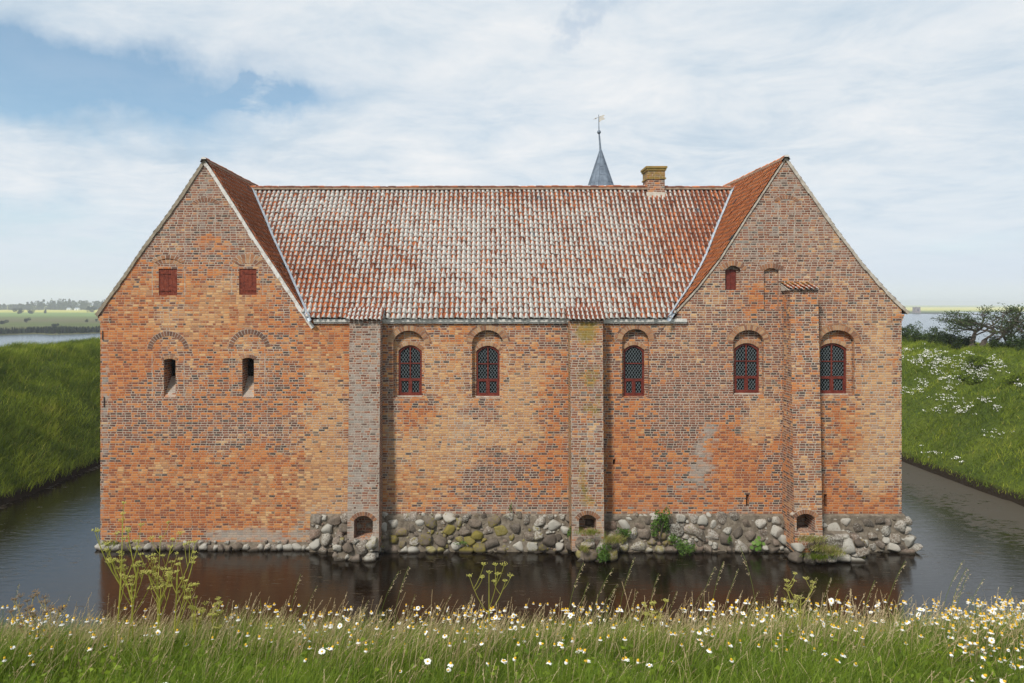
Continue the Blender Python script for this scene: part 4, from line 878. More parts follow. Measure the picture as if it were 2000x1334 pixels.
for (xa, xb, yy, zt_, dn) in ((fx(666), fx(738), 26.84, .80, 60), (fx(1122), fx(1190), 26.82, .74, 60), (fx(1556), fx(1652), 26.66, .98, 60)):
    pack(xa+.1, xb-.05, zt_, -.12, yy-.02, .09, .22, 500, mossz)
    for sx_ in (xa+.05, xb):                   # returns back to the wall
        for yq in np.arange(yy+.25, FY-.1, .3): 
            for zq in (.1, .45, .72): rock(sx_, yq, zq+rng.uniform(-.05, .05), .2, .2, .2)
    for xq in np.arange(xa+.15, xb, .34): rock(xq, yy+.28, zt_-.12, .2, .22, .16)
for z_, r in ((.2, .30), (.62, .25), (1.0, .30), (1.3, .16)):  # right corner and side
    for k, yq in enumerate(np.arange(FY-.0, 40, .62)): rock(FXR+.22-.1*(z_ > .9), yq+rng.uniform(-.1, .1), z_-.08, .28+r*.3, r*1.25, r*rng.uniform(.8, 1.0), moss=.15)
for yq in np.arange(FY+.1, 40, .42): rock(FXL-.04, yq, .08, .15, .26, .18, moss=.1)
rock(FXR+.30, FY-.15, .05, .45, .3, .14, tone=.3, moss=.1)
fo_ = mesh_np('boulder_footing', np.concatenate(RV), np.concatenate(RFc), STONE, None, np.concatenate(RC), smooth=True); shift(fo_)
fo_['label'] = 'footing of rounded fieldstones at the waterline'
mb = MB()
def slab(x0, x1, y0f, y1, zt_, n):
    for i in range(n):
        a_, b_ = x0+(x1-x0)*i/n, x0+(x1-x0)*(i+1)/n
        mb.poly([(a_, y0f-.16, -.3), (b_, y0f-.16, -.3), (b_, y0f+.02, zt_), (a_, y0f+.02, zt_)]); mb.poly([(a_, y0f+.02, zt_), (b_, y0f+.02, zt_), (b_, y1, zt_+.06), (a_, y1, zt_+.06)])
    for q in (x0, x1): mb.poly([(q, y0f-.16, -.3), (q, y0f+.02, zt_), (q, y1, zt_+.06), (q, y1, -.3)])
slab(XS, FXR+.08, FY-.17, FY+.02, 1.45, 20); slab(FXL-.03, XS-.003, FY-.02, FY+.02, .30, 12)
for (xa, xb, yy, zt_) in ((fx(672), fx(732), 26.93, .66), (fx(1126), fx(1184), 26.91, .60), (fx(1562), fx(1646), 26.78, .82)): slab(xa, xb, yy, FY-.05, zt_, 4)
mb.box(FXR-.001, FXR+.16, FY+.02, 42, -.3, 1.42)
cbuild(mb, 'footing_mortar', simple('dirty_mortar', [(.3, (.09, .072, .055)), (.55, (.19, .158, .12)), (.8, (.30, .265, .215))], 5, .95, .8, .04))
#VEG
# ------------------------------------------------------------ vegetation
def hit(px, py, tmin=20, tmax=90):
    d = np.array([(px-VX)/F, 1.0, -(py-HY)/F])
    for Y in np.arange(tmin, tmax, .15):
        if CZ+d[2]*Y < float(ground(d[0]*Y, Y)): return d[0]*Y, Y
    return None
def ribbons(name, R, H, Wd, lean, ldir, tone, mt, seg=3, parent=None, curve=1.6, face=None):
    """grass blades: R roots (n,3), H heights, lean horizontal offset of the tip"""
    n = len(R); m = seg+1; V = np.zeros((n, m, 2, 3)); fa = rng.uniform(0, np.pi, n) if face is None else face
    wx, wy = np.cos(fa), np.sin(fa)
    for i in range(m):
        e = i/seg; off = lean*e**curve; ww = Wd*(1-e**1.5*.9)*.5
        cx = R[:, 0]+np.cos(ldir)*off; cy = R[:, 1]+np.sin(ldir)*off; cz = R[:, 2]+H*(e-.18*(lean/np.maximum(H, .01))*e**2)
        V[:, i, 0] = np.stack([cx-wx*ww, cy-wy*ww, cz], -1); V[:, i, 1] = np.stack([cx+wx*ww, cy+wy*ww, cz], -1)
    b0 = (np.arange(n)*m*2)[:, None, None]; q_ = np.array([(2*i, 2*i+1, 2*i+3, 2*i+2) for i in range(seg)])
    Q = (q_[None]+b0).reshape(-1, 4); col = np.zeros((n, m*2, 4)); col[:, :, 0] = tone[:, None]
    return mesh_np(name, V.reshape(-1, 3), Q, mt, parent, col.reshape(-1, 4))
# --- foreground grass
def fgpts(n, y0, y1, xpad=.6):
    Y = rng.uniform(y0, y1, n); X = rng.uniform(-(940/F)*y1-xpad, (1060/F)*y1+xpad, n); k = (X > -(940/F)*Y-xpad) & (X < (1060/F)*Y+xpad)
    X, Y = X[k], Y[k]; return X, Y
X, Y = fgpts(230000, 3.2, 7.4); Z = ground(X, Y)
dn_ = fbm(X*1.7, Y*1.7, 61); k = rng.random(len(X)) < .45+.9*dn_; X, Y, Z, dn_ = X[k], Y[k], Z[k], dn_[k]
crest = sm01((Y-4.3)/1.6)
H = (.10+.17*rng.random(len(X))**1.3+.10*crest*rng.random(len(X)))*(0.35+1.3*dn_)
dry = fbm(X*.9+5, Y*1.4, 64); tone = np.clip(.12+.42*rng.random(len(X))+.30*(fbm(X*2.2, Y*2.2, 63)-.5), 0, .68)
isdry = rng.random(len(X)) < np.clip(.04+.40*crest*dry*1.6, 0, .6); tone = np.where(isdry, rng.uniform(.72, 1, len(X)), tone)
o = ribbons('meadow_grass', np.stack([X, Y, Z-.01], -1), H, rng.uniform(.0028, .0062, len(X)), H*rng.uniform(.15, .95, len(X)), rng.normal(.2, 1.3, len(X)), tone, GRASS)
tag(o, 'long green and straw coloured meadow grass on the near bank', 'grass', kind='stuff')
# the rest of the near bank, down to the moat and behind the camera
X = rng.uniform(-22, 25, 60000); Y = rng.uniform(-3, 18, 60000); k = ~((Y > 3.2) & (Y < 7.3) & (abs(X) < .73*Y+.6)) & (np.hypot(X, Y) > .9); X, Y = X[k], Y[k]
H = rng.uniform(.15, .38, len(X))
o = ribbons('bank_grass', np.stack([X, Y, ground(X, Y)-.02], -1), H, rng.uniform(.012, .03, len(X)), H*rng.uniform(.2, .9, len(X)), rng.normal(.2, 1.3, len(X)), np.clip(rng.normal(.4, .2, len(X)), 0, .9), BGRASS, 2)
tag(o, 'rough grass on the near bank sloping down to the moat', 'grass', kind='stuff')
# broad leaves low in the sward (bottom left)
def leafquads(C, size, tone, up=.5, asp=.55, dirs=None):
    n = len(C); d = rng.normal(size=(n, 3)) if dirs is None else dirs; d[:, 2] = d[:, 2]*(1-up); d /= np.linalg.norm(d, axis=1)[:, None]
    r = rng.normal(size=(n, 3)); r[:, 2] *= .5; s_ = np.cross(d, r); s_ /= np.linalg.norm(s_, axis=1)[:, None]; sz = np.asarray(size)[:, None]
    V = np.stack([C-d*sz*.5, C+s_*sz*asp*.5-d*sz*.05, C+d*sz*.5, C-s_*sz*asp*.5-d*sz*.05], 1); Q = np.arange(n*4).reshape(n, 4)
    col = np.zeros((n, 4, 4)); col[:, :, 0] = np.asarray(tone)[:, None]; return V.reshape(-1, 3), Q, col.reshape(-1, 4)
def join(L):
    V, Q, C = [], [], []; b0 = 0
    for v, q, c in L: V.append(v); Q.append(q+b0); C.append(c); b0 += len(v)
    return np.concatenate(V), np.concatenate(Q), np.concatenate(C)
X, Y = fgpts(26000, 3.3, 6.6); w_ = np.exp(-((X+2.1)/.9)**2)+.9*np.exp(-((X-.6)/.5)**2)+.6*np.exp(-((X-2.9)/.8)**2)+.15; k = rng.random(len(X)) < w_*fbm(X*1.5, Y*2, 71)*1.1; X, Y = X[k], Y[k]
V, Q, C = leafquads(np.stack([X, Y, ground(X, Y)+rng.uniform(.02, .19, len(X))], -1), rng.uniform(.025, .065, len(X)), rng.uniform(.15, .6, len(X)), .3)
tag(mesh_np('ground_leaves', V, Q, GRASS, None, C), 'small broad green leaves mixed into the near grass', 'ground cover', kind='stuff')
# --- seed heads and flowers beyond the individual ones
def stalk_mesh(specs):      # specs: list of (x,y,h,lean,dir,tone,nspk)
    L = []
    for (x, y, h_, le, di, tn, ns, sz) in specs:
        z = float(ground(x, y)); m = 7; P = []
        for i in range(m):
            e = i/(m-1); P.append((x+math.cos(di)*le*e**2.2, y+math.sin(di)*le*e**2.2, z+h_*(e-.12*(le/h_)*e**3)))
        P = np.array(P); w_ = .0013; V = np.concatenate([P+[w_, 0, 0], P-[w_, 0, 0], P+[0, w_, 0], P-[0, w_, 0]]); Q = []
        for r_ in (0, 2): Q += [(r_*m+i, (r_+1)*m+i, (r_+1)*m+i+1, r_*m+i+1) for i in range(m-1)]
        c = np.zeros((len(V), 4)); c[:, 0] = tn*.8; L.append((V, np.array(Q), c))
        e = rng.uniform(.74, 1.0, ns)*(m-1); i0 = np.minimum(e.astype(int), m-2); f = (e-i0)[:, None]; c0 = P[i0]*(1-f)+P[i0+1]*f; tdir = P[-1]-P[-3]; tdir = tdir/np.linalg.norm(tdir)
        c0 = c0+rng.normal(0, sz*.35, (ns, 3)); dd = tdir[None]+rng.normal(0, .35, (ns, 3))+np.array([.15, 0, -.15]); v, q, cc = leafquads(c0, rng.uniform(.6, 1.3, ns)*sz*1.6, np.clip(rng.normal(tn, .15, ns), 0, 1), 0, .28, dd.copy()); L.append((v, q, cc))
    return join(L)
def crestxy(n, y0=4.6, y1=6.6, pxw=None):
    px = rng.uniform(-20, 2020, n) if pxw is None else pxw(n); Y = rng.uniform(y0, y1, n); return (px-VX)/F*Y, Y
X, Y = crestxy(2300); sp_ = [(X[i], Y[i], rng.uniform(.20, .38)+.22*rng.random()**4, rng.uniform(.03, .2), rng.normal(.1, .7), rng.uniform(.2, 1), int(rng.uniform(7, 13)), rng.uniform(.006, .011)) for i in range(len(X))]
V, Q, C = stalk_mesh(sp_); tag(mesh_np('seed_grass', V, Q, STRAW, None, C), 'pinkish straw seed heads crowding the crest of the near bank', 'grass', kind='stuff')
X, Y = crestxy(420, 3.6, 4.8); sp_ = [(X[i], Y[i], rng.uniform(.15, .26), rng.uniform(.03, .15), rng.normal(.1, .9), rng.uniform(.2, 1), 9, rng.uniform(.005, .009)) for i in range(len(X))]
V, Q, C = stalk_mesh(sp_); tag(mesh_np('seed_grass', V, Q, STRAW, None, C), 'scattered short seed heads low in the near grass', 'grass', kind='stuff')
# individual tall grasses against the water
def where_x(px):
    for lim, ph in ((70, 'at the left picture edge'), (190, 'left of the castle corner'), (270, 'below the left castle corner'), (370, 'below the left slit'), (450, 'between the two slits'), (530, 'below the right slit'), (610, 'right of both slits'), (675, 'left of the first buttress'), (750, 'below the first buttress'), (830, 'below the first window'), (915, 'between first and second windows'), (985, 'below the second window'), (1060, 'right of the second window'), (1115, 'left of the middle buttress'), (1185, 'below the middle buttress'), (1270, 'below the third window'), (1350, 'right of the third window'), (1430, 'left of the fourth window'), (1490, 'below the fourth window'), (1545, 'left of the right buttress'), (1610, 'below the right buttress'), (1680, 'below the fifth window'), (1765, 'below the right castle corner'), (1850, 'right of the castle corner'), (1930, 'before the right moat arm')):
        if px < lim: return ph
    return 'at the right picture edge'
tall = [(20, .62), (60, .5), (112, .52), (560, .66), (585, .62), (530, .45), (620, .42), (735, .72), (765, .70), (790, .5), (850, .50), (880, .42), (905, .48), (1000, .40), (1105, .76), (1125, .6), (1150, .74), (1165, .6), (1180, .52), (1205, .72), (1222, .5), (1262, .62), (1340, .5), (1360, .66), (1385, .7), (1412, .64), (1480, .84), (1500, .52), (1530, .5), (1560, .58), (1600, .6), (1615, .5), (1632, .48), (1680, .6), (1722, .72), (1740, .5), (1760, .46), (1835, .74), (1850, .70), (1862, .66), (1880, .6), (1845, .5), (1905, .45), (1935, .55), (300, .45), (430, .45), (475, .4), (690, .45), (1300, .5), (1450, .48)]
fmeshes = []
for k in range(6):
    L_ = rng.uniform(.10, .34); V, Q, C = [], [], []
    m = 9; P = np.array([(L_*(i/(m-1))**2.4, .02*(i/(m-1)), (i/(m-1))-.10*L_*(i/(m-1))**3) for i in range(m)]); w_ = .0022
    Vv = np.concatenate([P+[w_, 0, 0], P-[w_, 0, 0], P+[0, w_, 0], P-[0, w_, 0]]); Qq = []
    for r_ in (0, 2): Qq += [(r_*m+i, (r_+1)*m+i, (r_+1)*m+i+1, r_*m+i+1) for i in range(m-1)]
    c = np.zeros((len(Vv), 4)); c[:, 0] = .45; stalk_v = (Vv, np.array(Qq), c)
    ns = 34; e = rng.uniform(.72, 1.0, ns)*(m-1); i0 = np.minimum(e.astype(int), m-2); f = (e-i0)[:, None]; c0 = P[i0]*(1-f)+P[i0+1]*f
    c0 = c0+np.stack([rng.uniform(0, .022, ns), rng.normal(0, .006, ns), rng.uniform(-.02, .004, ns)], -1); dd = np.array([.45, 0, .4])+rng.normal(0, .3, (ns, 3))
    hd = leafquads(c0, rng.uniform(.013, .024, ns), rng.uniform(.35, 1, ns), 0, .30, dd)
    fmeshes.append((stalk_v, hd))
protos = []
for i, (px, h_) in enumerate(tall):
    Yp = rng.uniform(5.0, 5.8); x = (px-VX)/F*Yp; k = i % 6
    if i < 6:
        (v, q, c), (v2, q2, c2) = fmeshes[k]; st_ = mesh_np('seeding_stalk', v, q, STEM, None, c); hd_ = mesh_np('seed_head', v2, q2, STRAW, st_, c2); protos.append((st_, hd_))
    else:
        st_ = protos[k][0].copy(); link(st_); hd_ = protos[k][1].copy(); link(hd_, st_)
    st_.location = (x, Yp, float(ground(x, Yp))-.02); st_.scale = (h_*1.05, h_*1.05, h_*1.12); st_.rotation_euler = (0, 0, rng.normal(0, .35) if px not in (1480,) else 3.3)
    tag(st_, ('tall' if h_ > .6 else 'short')+' straw coloured grass with drooping seed head, '+where_x(px), 'grass stem', 'tall seeding grasses above the near bank')
# daisies: stem, ring of petals, domed disc
def daisy_parts(droop, npet, plen, dome, miss=0):
    mp = MB(); md = MB(); hs = 1.0
    for i in range(npet):
        if rng.random() < miss: continue
        a_ = 2*math.pi*i/npet+rng.normal(0, .06); dr = droop+rng.normal(0, .15); l = plen*rng.uniform(.85, 1.1); ca, sa = math.cos(a_), math.sin(a_); w_ = .0042
        def pt(r_, s_, up=0): 
            rr_ = .004+r_*math.cos(dr*min(1, r_/l)) if dr > 0 else .004+r_*math.cos(dr); zz_ = -r_*math.sin(dr)*(.4+.6*r_/l)+up
            return (ca*rr_-sa*s_, sa*rr_+ca*s_, zz_)
        mp.poly([pt(0, -w_*.5), pt(l*.5, -w_), pt(l*.5, w_), pt(0, w_*.5)]); mp.poly([pt(l*.5, -w_), pt(l*.92, -w_*.7), pt(l*.92, w_*.7), pt(l*.5, w_)]); mp.poly([pt(l*.92, -w_*.7), pt(l, 0), pt(l*.92, w_*.7)])
    r0 = .0085; K = 8
    for j in range(4):
        for i in range(K):
            A = [2*math.pi*q/K for q in (i, i+1)]; T = [math.pi/2*q/4 for q in (j, j+1)]
            P = [(r0*math.cos(t_)*math.cos(a_), r0*math.cos(t_)*math.sin(a_), dome*math.sin(t_)-.001) for t_ in T for a_ in A]
            md.poly([P[0], P[1], P[3], P[2]])
    return mp, md
m_d = []
kinds = [('open white daisy', -.10, 15, .019, .007, 0), ('slightly drooping white daisy', .55, 14, .018, .010, 0), ('daisy with folded petals', 1.25, 13, .016, .013, .1), ('ragged daisy', 1.1, 11, .013, .014, .45)]
for (lab, dr, n_, pl, dm, ms) in kinds:
    mp, md = daisy_parts(dr, n_, pl, dm, ms)
    st_ = MB(); st_.tube([(0, 0, 0), (.012, 0, .12), (.02, .006, .24), (.028, .002, .325), (.03, 0, .337)], [.0022, .0019, .0017, .0015, .0015], 4, col=(.45, 0, 0, 0))
    for zz_ in (.06, .12, .18, .22):
        for s_ in (-1, 1): a_ = rng.uniform(0, 6); st_.poly([(.01, 0, zz_), (.01+math.cos(a_)*.02, math.sin(a_)*.02, zz_+.008), (.01+math.cos(a_)*.04, math.sin(a_)*.04, zz_+.02), (.01+math.cos(a_+.2)*.02, math.sin(a_+.2)*.02, zz_+.012)], cols=[(.3, 0, 0, 0)]*4)
    so_ = st_.build('daisy', STEM); pe = mp.build('petals', PETAL, so_); di = md.build('flower_disc', DISC, so_, True)
    for q in (pe, di): q.location = (.03, 0, .338)
    m_d.append((so_, pe, di))
def daisyx(n):
    o = []
    while len(o) < n:
        px = rng.uniform(0, 2000); w_ = .22+2.6*np.exp(-((px-1930)/110)**2)+.75*np.exp(-((px-640)/70)**2)+.8*np.exp(-((px-930)/90)**2)+.6*np.exp(-((px-1420)/130)**2)+.5*np.exp(-((px-1130)/60)**2)+.6*np.exp(-((px-60)/60)**2)+.5*np.exp(-((px-1640)/90)**2)
        if rng.random() < w_/3: o.append(px)
    return np.array(o)
ND_ = 300; pxs = daisyx(ND_); used = [False]*4
special = [(310, 3.85), (872, 4.25), (1078, 4.2), (1235, 4.25), (1238, 4.12), (1195, 4.45), (1130, 4.5), (1117, 4.6), (1290, 4.15), (1365, 4.35), (1632, 4.3), (1622, 4.22), (1350, 4.6), (1925, 4.05), (1888, 4.0), (1990, 4.2), (1583, 4.5), (1615, 4.45), (1900, 4.5), (1880, 4.6), (1080, 4.7), (960, 4.6)]
for i in range(ND_):
    if i < len(special): px, Yp = special[i]; k = i % 4; sc = 1.1; hh = rng.uniform(.62, .8)
    else:
        px = pxs[i]; Yp = rng.uniform(4.7, 6.5) if rng.random() < .86 else rng.uniform(4.1, 5.0)
        if px > 1820 and rng.random() < .4: Yp = rng.uniform(4.0, 5.6)
        k = rng.choice(4, p=[.14, .22, .38, .26]); sc = rng.uniform(.8, 1.15); hh = rng.uniform(.72, 1.15)*(1.15 if Yp > 4.8 else .8)
    if not used[k]: so_, pe, di = m_d[k]; used[k] = True
    else:
        so_, pe, di = [q.copy() for q in m_d[k]]; link(so_); link(pe, so_); link(di, so_)
    x = (px-VX)/F*Yp; so_.location = (x, Yp, float(ground(x, Yp))-.01); so_.scale = (sc, sc, hh*1.05); so_.rotation_euler = (rng.normal(.12, .16), rng.normal(.06, .14), 0); tilt_ = (rng.normal(.45, .4), rng.normal(0, .35), rng.uniform(0, 6.28))
    for q in (pe, di): q.scale = (1, 1, sc/(hh*1.05)); q.rotation_euler = tilt_
    near = ('low in the front grass' if Yp < 4.75 else 'in front of the crest' if Yp < 5.5 else 'on the crest')
    tag(so_, kinds[k][0]+', '+near+', '+where_x(px), 'daisy', 'daisies on the near bank')
# the smaller rest of the daisies
L1, L2 = [], []
def flat_daisies(n):
    px = daisyx(n); Yp = 6.6-2.1*rng.random(n)**1.5; x = (px-VX)/F*Yp; kk = rng.random(n) < .15+1.3*sm01((fbm(x*1.3, Yp*1.3, 95)-.3)*2.5); px, Yp, x = px[kk], Yp[kk], x[kk]; n = len(x); z = ground(x, Yp)+rng.uniform(.12, .46, n); C0 = np.stack([x, Yp, z], -1); V, Q, MI = [], [], []
    for i in range(n):
        r = rng.uniform(.009, .018); K = 9; b0 = len(V); dr = rng.uniform(.2, 1.5); V.append(C0[i]); a_ = np.arange(K)*2*math.pi/K
        for j in range(K):
            V.append(C0[i]+[r*math.cos(a_[j]-.22), r*math.sin(a_[j]-.22), -dr*r*.8]); V.append(C0[i]+[r*math.cos(a_[j]+.22), r*math.sin(a_[j]+.22), -dr*r*.8])
            Q.append((b0, b0+1+2*j, b0+2+2*j, b0)); MI.append(0)
        b0 = len(V); r2 = .008
        for zz_, rr_ in ((-.001, r2), (.008, r2*.95), (.014, r2*.45)):
            for j in range(6): V.append(C0[i]+[rr_*math.cos(j*math.pi/3), rr_*math.sin(j*math.pi/3), zz_])
        for r_ in range(2):
            for j in range(6): Q.append((b0+r_*6+j, b0+r_*6+(j+1) % 6, b0+(r_+1)*6+(j+1) % 6, b0+(r_+1)*6+j)); MI.append(1)
    return np.array(V), Q, MI
V, Q, MI = flat_daisies(1150)
me = bpy.data.meshes.new('small_daisies'); me.from_pydata(V.tolist(), [], [tuple(dict.fromkeys(q)) for q in Q]); me.materials.append(PETAL); me.materials.append(DISC); me.polygons.foreach_set('material_index', MI)
o = link(bpy.data.objects.new('small_daisies', me)); tag(o, 'small white and yellow daisies half hidden in the crest grass', 'daisies', kind='stuff')
# umbel plants
def umbel(px, Yp, h_, tone, spread, nb, label, cat='umbel plant', rot=0.0, lean=.1):
    x = (px-VX)/F*Yp; z = float(ground(x, Yp)); ro = MB(); heads = []
    def twig(p0, d, l, r, depth):
        pts = [p0]; q = p0.copy(); dd = d.copy()
        for i in range(4):
            dd = (dd+Vector((0, 0, .22))).normalized(); q = q+dd*l/4; pts.append(q.copy())
        ro.tube(pts, [r, r*.9, r*.8, r*.7, r*.6], 4, col=(tone, 0, 0, 0))
        if depth > 0:
            for j in range(2 if depth == 1 else nb+1):
                e = random.uniform(.35, .95) if depth > 1 else random.uniform(.4, .9); ii = min(3, int(e*4)); pp = pts[ii]+(pts[ii+1]-pts[ii])*(e*4-ii); a_ = random.uniform(0, 6.28)
                twig(pp, Vector((math.cos(a_)*spread*1.3, math.sin(a_)*spread*.7, .8)).normalized(), l*random.uniform(.30, .55), r*.62, depth-1)
        heads.append((pts[-1], dd))
    twig(Vector((0, 0, -.02)), Vector((lean, 0, 1)).normalized(), h_*.86, .0062, 2)
    st_ = ro.build('umbel_plant', STEM, loc=(x, Yp, z)); 
    for hp, hd in heads:
        um = MB(); n = random.randint(6, 9); R = random.uniform(.012, .028)
        for j in range(n):
            a_ = 2*math.pi*j/n; e = random.uniform(.5, 1); tip = hp+Vector((math.cos(a_)*R*e, math.sin(a_)*R*e, R*(1.0-.25*e))); um.tube([hp, tip], .0012, 3, col=(tone, 0, 0, 0))
            for _ in range(3): c_ = tip+Vector((random.gauss(0, .005), random.gauss(0, .005), random.gauss(0, .004))); s_ = .0030; um.poly([c_+Vector((-s_, 0, 0)), c_+Vector((0, s_, s_)), c_+Vector((s_, 0, 0)), c_+Vector((0, -s_, -s_))], cols=[(min(1, tone+.1), 0, 0, 0)]*4)
        um.build('seed_umbel', STEM if tone < .9 else BARKY, st_)
    return tag(st_, label, cat, 'umbel plants gone to seed')
BARKY = leafmat('brown_seed', [(0, (.10, .06, .03)), (1, (.17, .11, .05))])
for a_ in [(222, 5.0, .98, .62, .5, 4, 'tallest yellow green umbel plant, forking widely left of the castle corner reflection', .12), (262, 5.1, .72, .6, .45, 3, 'yellow green umbel plant standing just right of the tallest forked one', -.05), (300, 5.0, .70, .62, .5, 4, 'yellow green umbel plant with leaning stem below the left slit', .15),
           (335, 4.95, .90, .62, .42, 4, 'bushy upright yellow green umbel plant, rightmost of the tall left cluster', .10), (415, 5.1, .48, .58, .4, 3, 'short yellow green umbel plant right of the tall left cluster', 0),
           (240, 5.25, .95, .6, .6, 4, 'second tall yellow green umbel plant, crossing the tallest one at its left', .25), (318, 5.2, .78, .62, .6, 4, 'yellow green umbel plant tangled behind the bushy upright one', -.1), (375, 5.15, .6, .6, .6, 4, 'spreading yellow green umbel plant at the right foot of the tall cluster', .1),
           (48, 5.1, .50, .95, .7, 4, 'brown seeded umbel plant against the blue moat at the far left', .05), (95, 5.0, .52, .95, .8, 5, 'dark brown flat topped umbel plant against the blue moat', .05), (955, 5.2, .84, .66, .75, 2, 'thin branching umbel stalk rising between the first two buttresses', .0),
           (1560, 5.2, .55, .72, .8, 4, 'olive branching umbel plant below the right buttress', .05), (1275, 5.3, .42, .7, .8, 3, 'small olive umbel plant below the third window', 0)]:
    umbel(*a_[:7], lean=a_[7])
# --- moat banks left and right
def bankgrass(name, x0, x1, y0, y1, n, label, hs=(.16, .40)):
    X = rng.uniform(x0, x1, n); Y = rng.uniform(y0, y1, n); Z = ground(X, Y); k = Z > .15; X, Y, Z = X[k], Y[k], Z[k]
    pt = fbm(X*.5, Y*.5, 81); k = rng.random(len(X)) < .35+pt; X, Y, Z, pt = X[k], Y[k], Z[k], pt[k]; nn = len(X)
    H = rng.uniform(*hs, nn)*(.5+pt); tone = np.clip(.08+.5*fbm(X*.25, Y*.25, 82)+1.1*(fbm(X*1.1, Y*1.1, 83)-.5)+rng.normal(0, .13, nn)+.12*sm01((Z-5.5)/2), 0, 1)
    tone = np.where(rng.random(nn) < .025, .95, tone)
    o = ribbons(name, np.stack([X, Y, Z-.03], -1), H, rng.uniform(.012, .04, nn), H*rng.uniform(.2, 1.2, nn), rng.normal(0, 1.5, nn), tone, BGRASS, 2); return tag(o, label, 'grass', kind='stuff')
bankgrass('bank_grass', -40, -24.2, 18, 74, 190000, 'lush dark green grass covering the steep bank left of the castle', (.25, .65))
bankgrass('bank_grass', 27.3, 52, 18, 74, 250000, 'wind combed green grass covering the steep bank right of the castle')
# feathery stems on the left crest
X = rng.uniform(-36, -32.4, 1500); Y = rng.uniform(40, 62, 1500); H = rng.uniform(.3, .75, 1500)
o = ribbons('crest_weeds', np.stack([X, Y, ground(X, Y)], -1), H, rng.uniform(.012, .03, 1500), H*.3, rng.normal(0, .8, 1500), rng.uniform(.5, 1, 1500), BGRASS, 3); tag(o, 'tall pale weeds along the crest of the left bank', 'weeds', kind='stuff')
def shrub(name, cx, cy, cz, rx, ry, rz, n, size, mt, label, cat, group=None, ground_=None, tlo=0.0, thi=.9, twigs=5, lumps=7):
    """leafy shrub: twigs as the thing, foliage as part"""
    L = [(rng.normal(0, .45)*rx, rng.normal(0, .4)*ry, rng.uniform(.25, .95)*rz, rng.uniform(.35, .6)) for _ in range(lumps)]
    C0 = []; T = []
    for (lx, ly, lz, lr) in L:
        k_ = n//lumps; d = rng.normal(size=(k_, 3)); d /= np.linalg.norm(d, axis=1)[:, None]; rad = rng.uniform(.35, 1, k_)[:, None]**.6
        c = np.array([lx, ly, lz])+d*rad*np.array([rx, ry, rz*.8])*lr; C0.append(c); T.append(np.clip(rng.uniform(tlo, thi)+rng.normal(0, .15, k_), 0, 1))
    C0 = np.concatenate(C0); T = np.concatenate(T); k_ = C0[:, 2] > .02; C0, T = C0[k_], T[k_]
    st_ = MB()
    for i in range(twigs): l = L[i % lumps]; st_.tube([(0, 0, -.1), (l[0]*.4, l[1]*.4, l[2]*.5), (l[0], l[1], l[2])], [rz*.03, rz*.02, rz*.01], 4)
    so_ = st_.build(name, BARK, loc=(cx, cy, cz)); V, Q, C = leafquads(C0, rng.uniform(.7, 1.3, len(C0))*size, T, .2, .6); mesh_np('foliage', V, Q, mt, so_, C)
    return tag(so_, label, cat, group)
# plants rooted in the footing and by the moat
def wp(px, py, Y): return at(px, py, Y)
c = wp(1288, 1050, 27.55); shrub('fern', *c, .38, .22, 1.05, 900, .085, PLANT, 'tall dark green leafy plant climbing the boulder footing right of the middle buttress', 'plant', tlo=0, thi=.5)
c = wp(1218, 1056, 27.5); shrub('fern', *c, .3, .2, .45, 420, .075, PLANT, 'small dark green plant on the boulders between middle buttress and climbing plant', 'plant', tlo=0, thi=.5)
c = wp(1183, 1098, 26.5); shrub('fern', *c, .42, .25, .62, 700, .07, PLANT, 'bright green feathery plant at the waterline beside the middle buttress', 'plant', tlo=.2, thi=.8)
c = wp(1342, 1086, 27.4); shrub('fern', *c, .50, .22, .5, 700, .07, PLANT, 'bright green plant hanging over the water under the third window', 'plant', tlo=.3, thi=.9)
c = wp(1318, 1064, 27.5); shrub('fern', *c, .28, .2, .34, 260, .07, PLANT, 'low green tuft on the boulders just above the hanging plant', 'plant', tlo=.2, thi=.8)
c = wp(1114, 1055, 27.3); shrub('fern', *c, .12, .12, .55, 200, .07, PLANT, 'narrow green plant in the angle left of the middle buttress foot', 'plant', tlo=0, thi=.5)
c = wp(1426, 1066, 27.45); shrub('fern', *c, .1, .1, .42, 110, .06, PLANT, 'thin green sprig growing between boulders under the third window gap', 'plant', tlo=.1, thi=.6)
c = wp(998, 1003, 27.85); shrub('fern', *c, .07, .07, .36, 80, .05, PLANT, 'tiny green sprig at the brick foot between the two buttresses', 'plant', tlo=.1, thi=.6)
c = wp(905, 1065, 27.5); shrub('fern', *c, .3, .1, .16, 160, .05, PLANT, 'tiny green cushion among mossy boulders between the two buttresses', 'plant', tlo=.2, thi=.8)
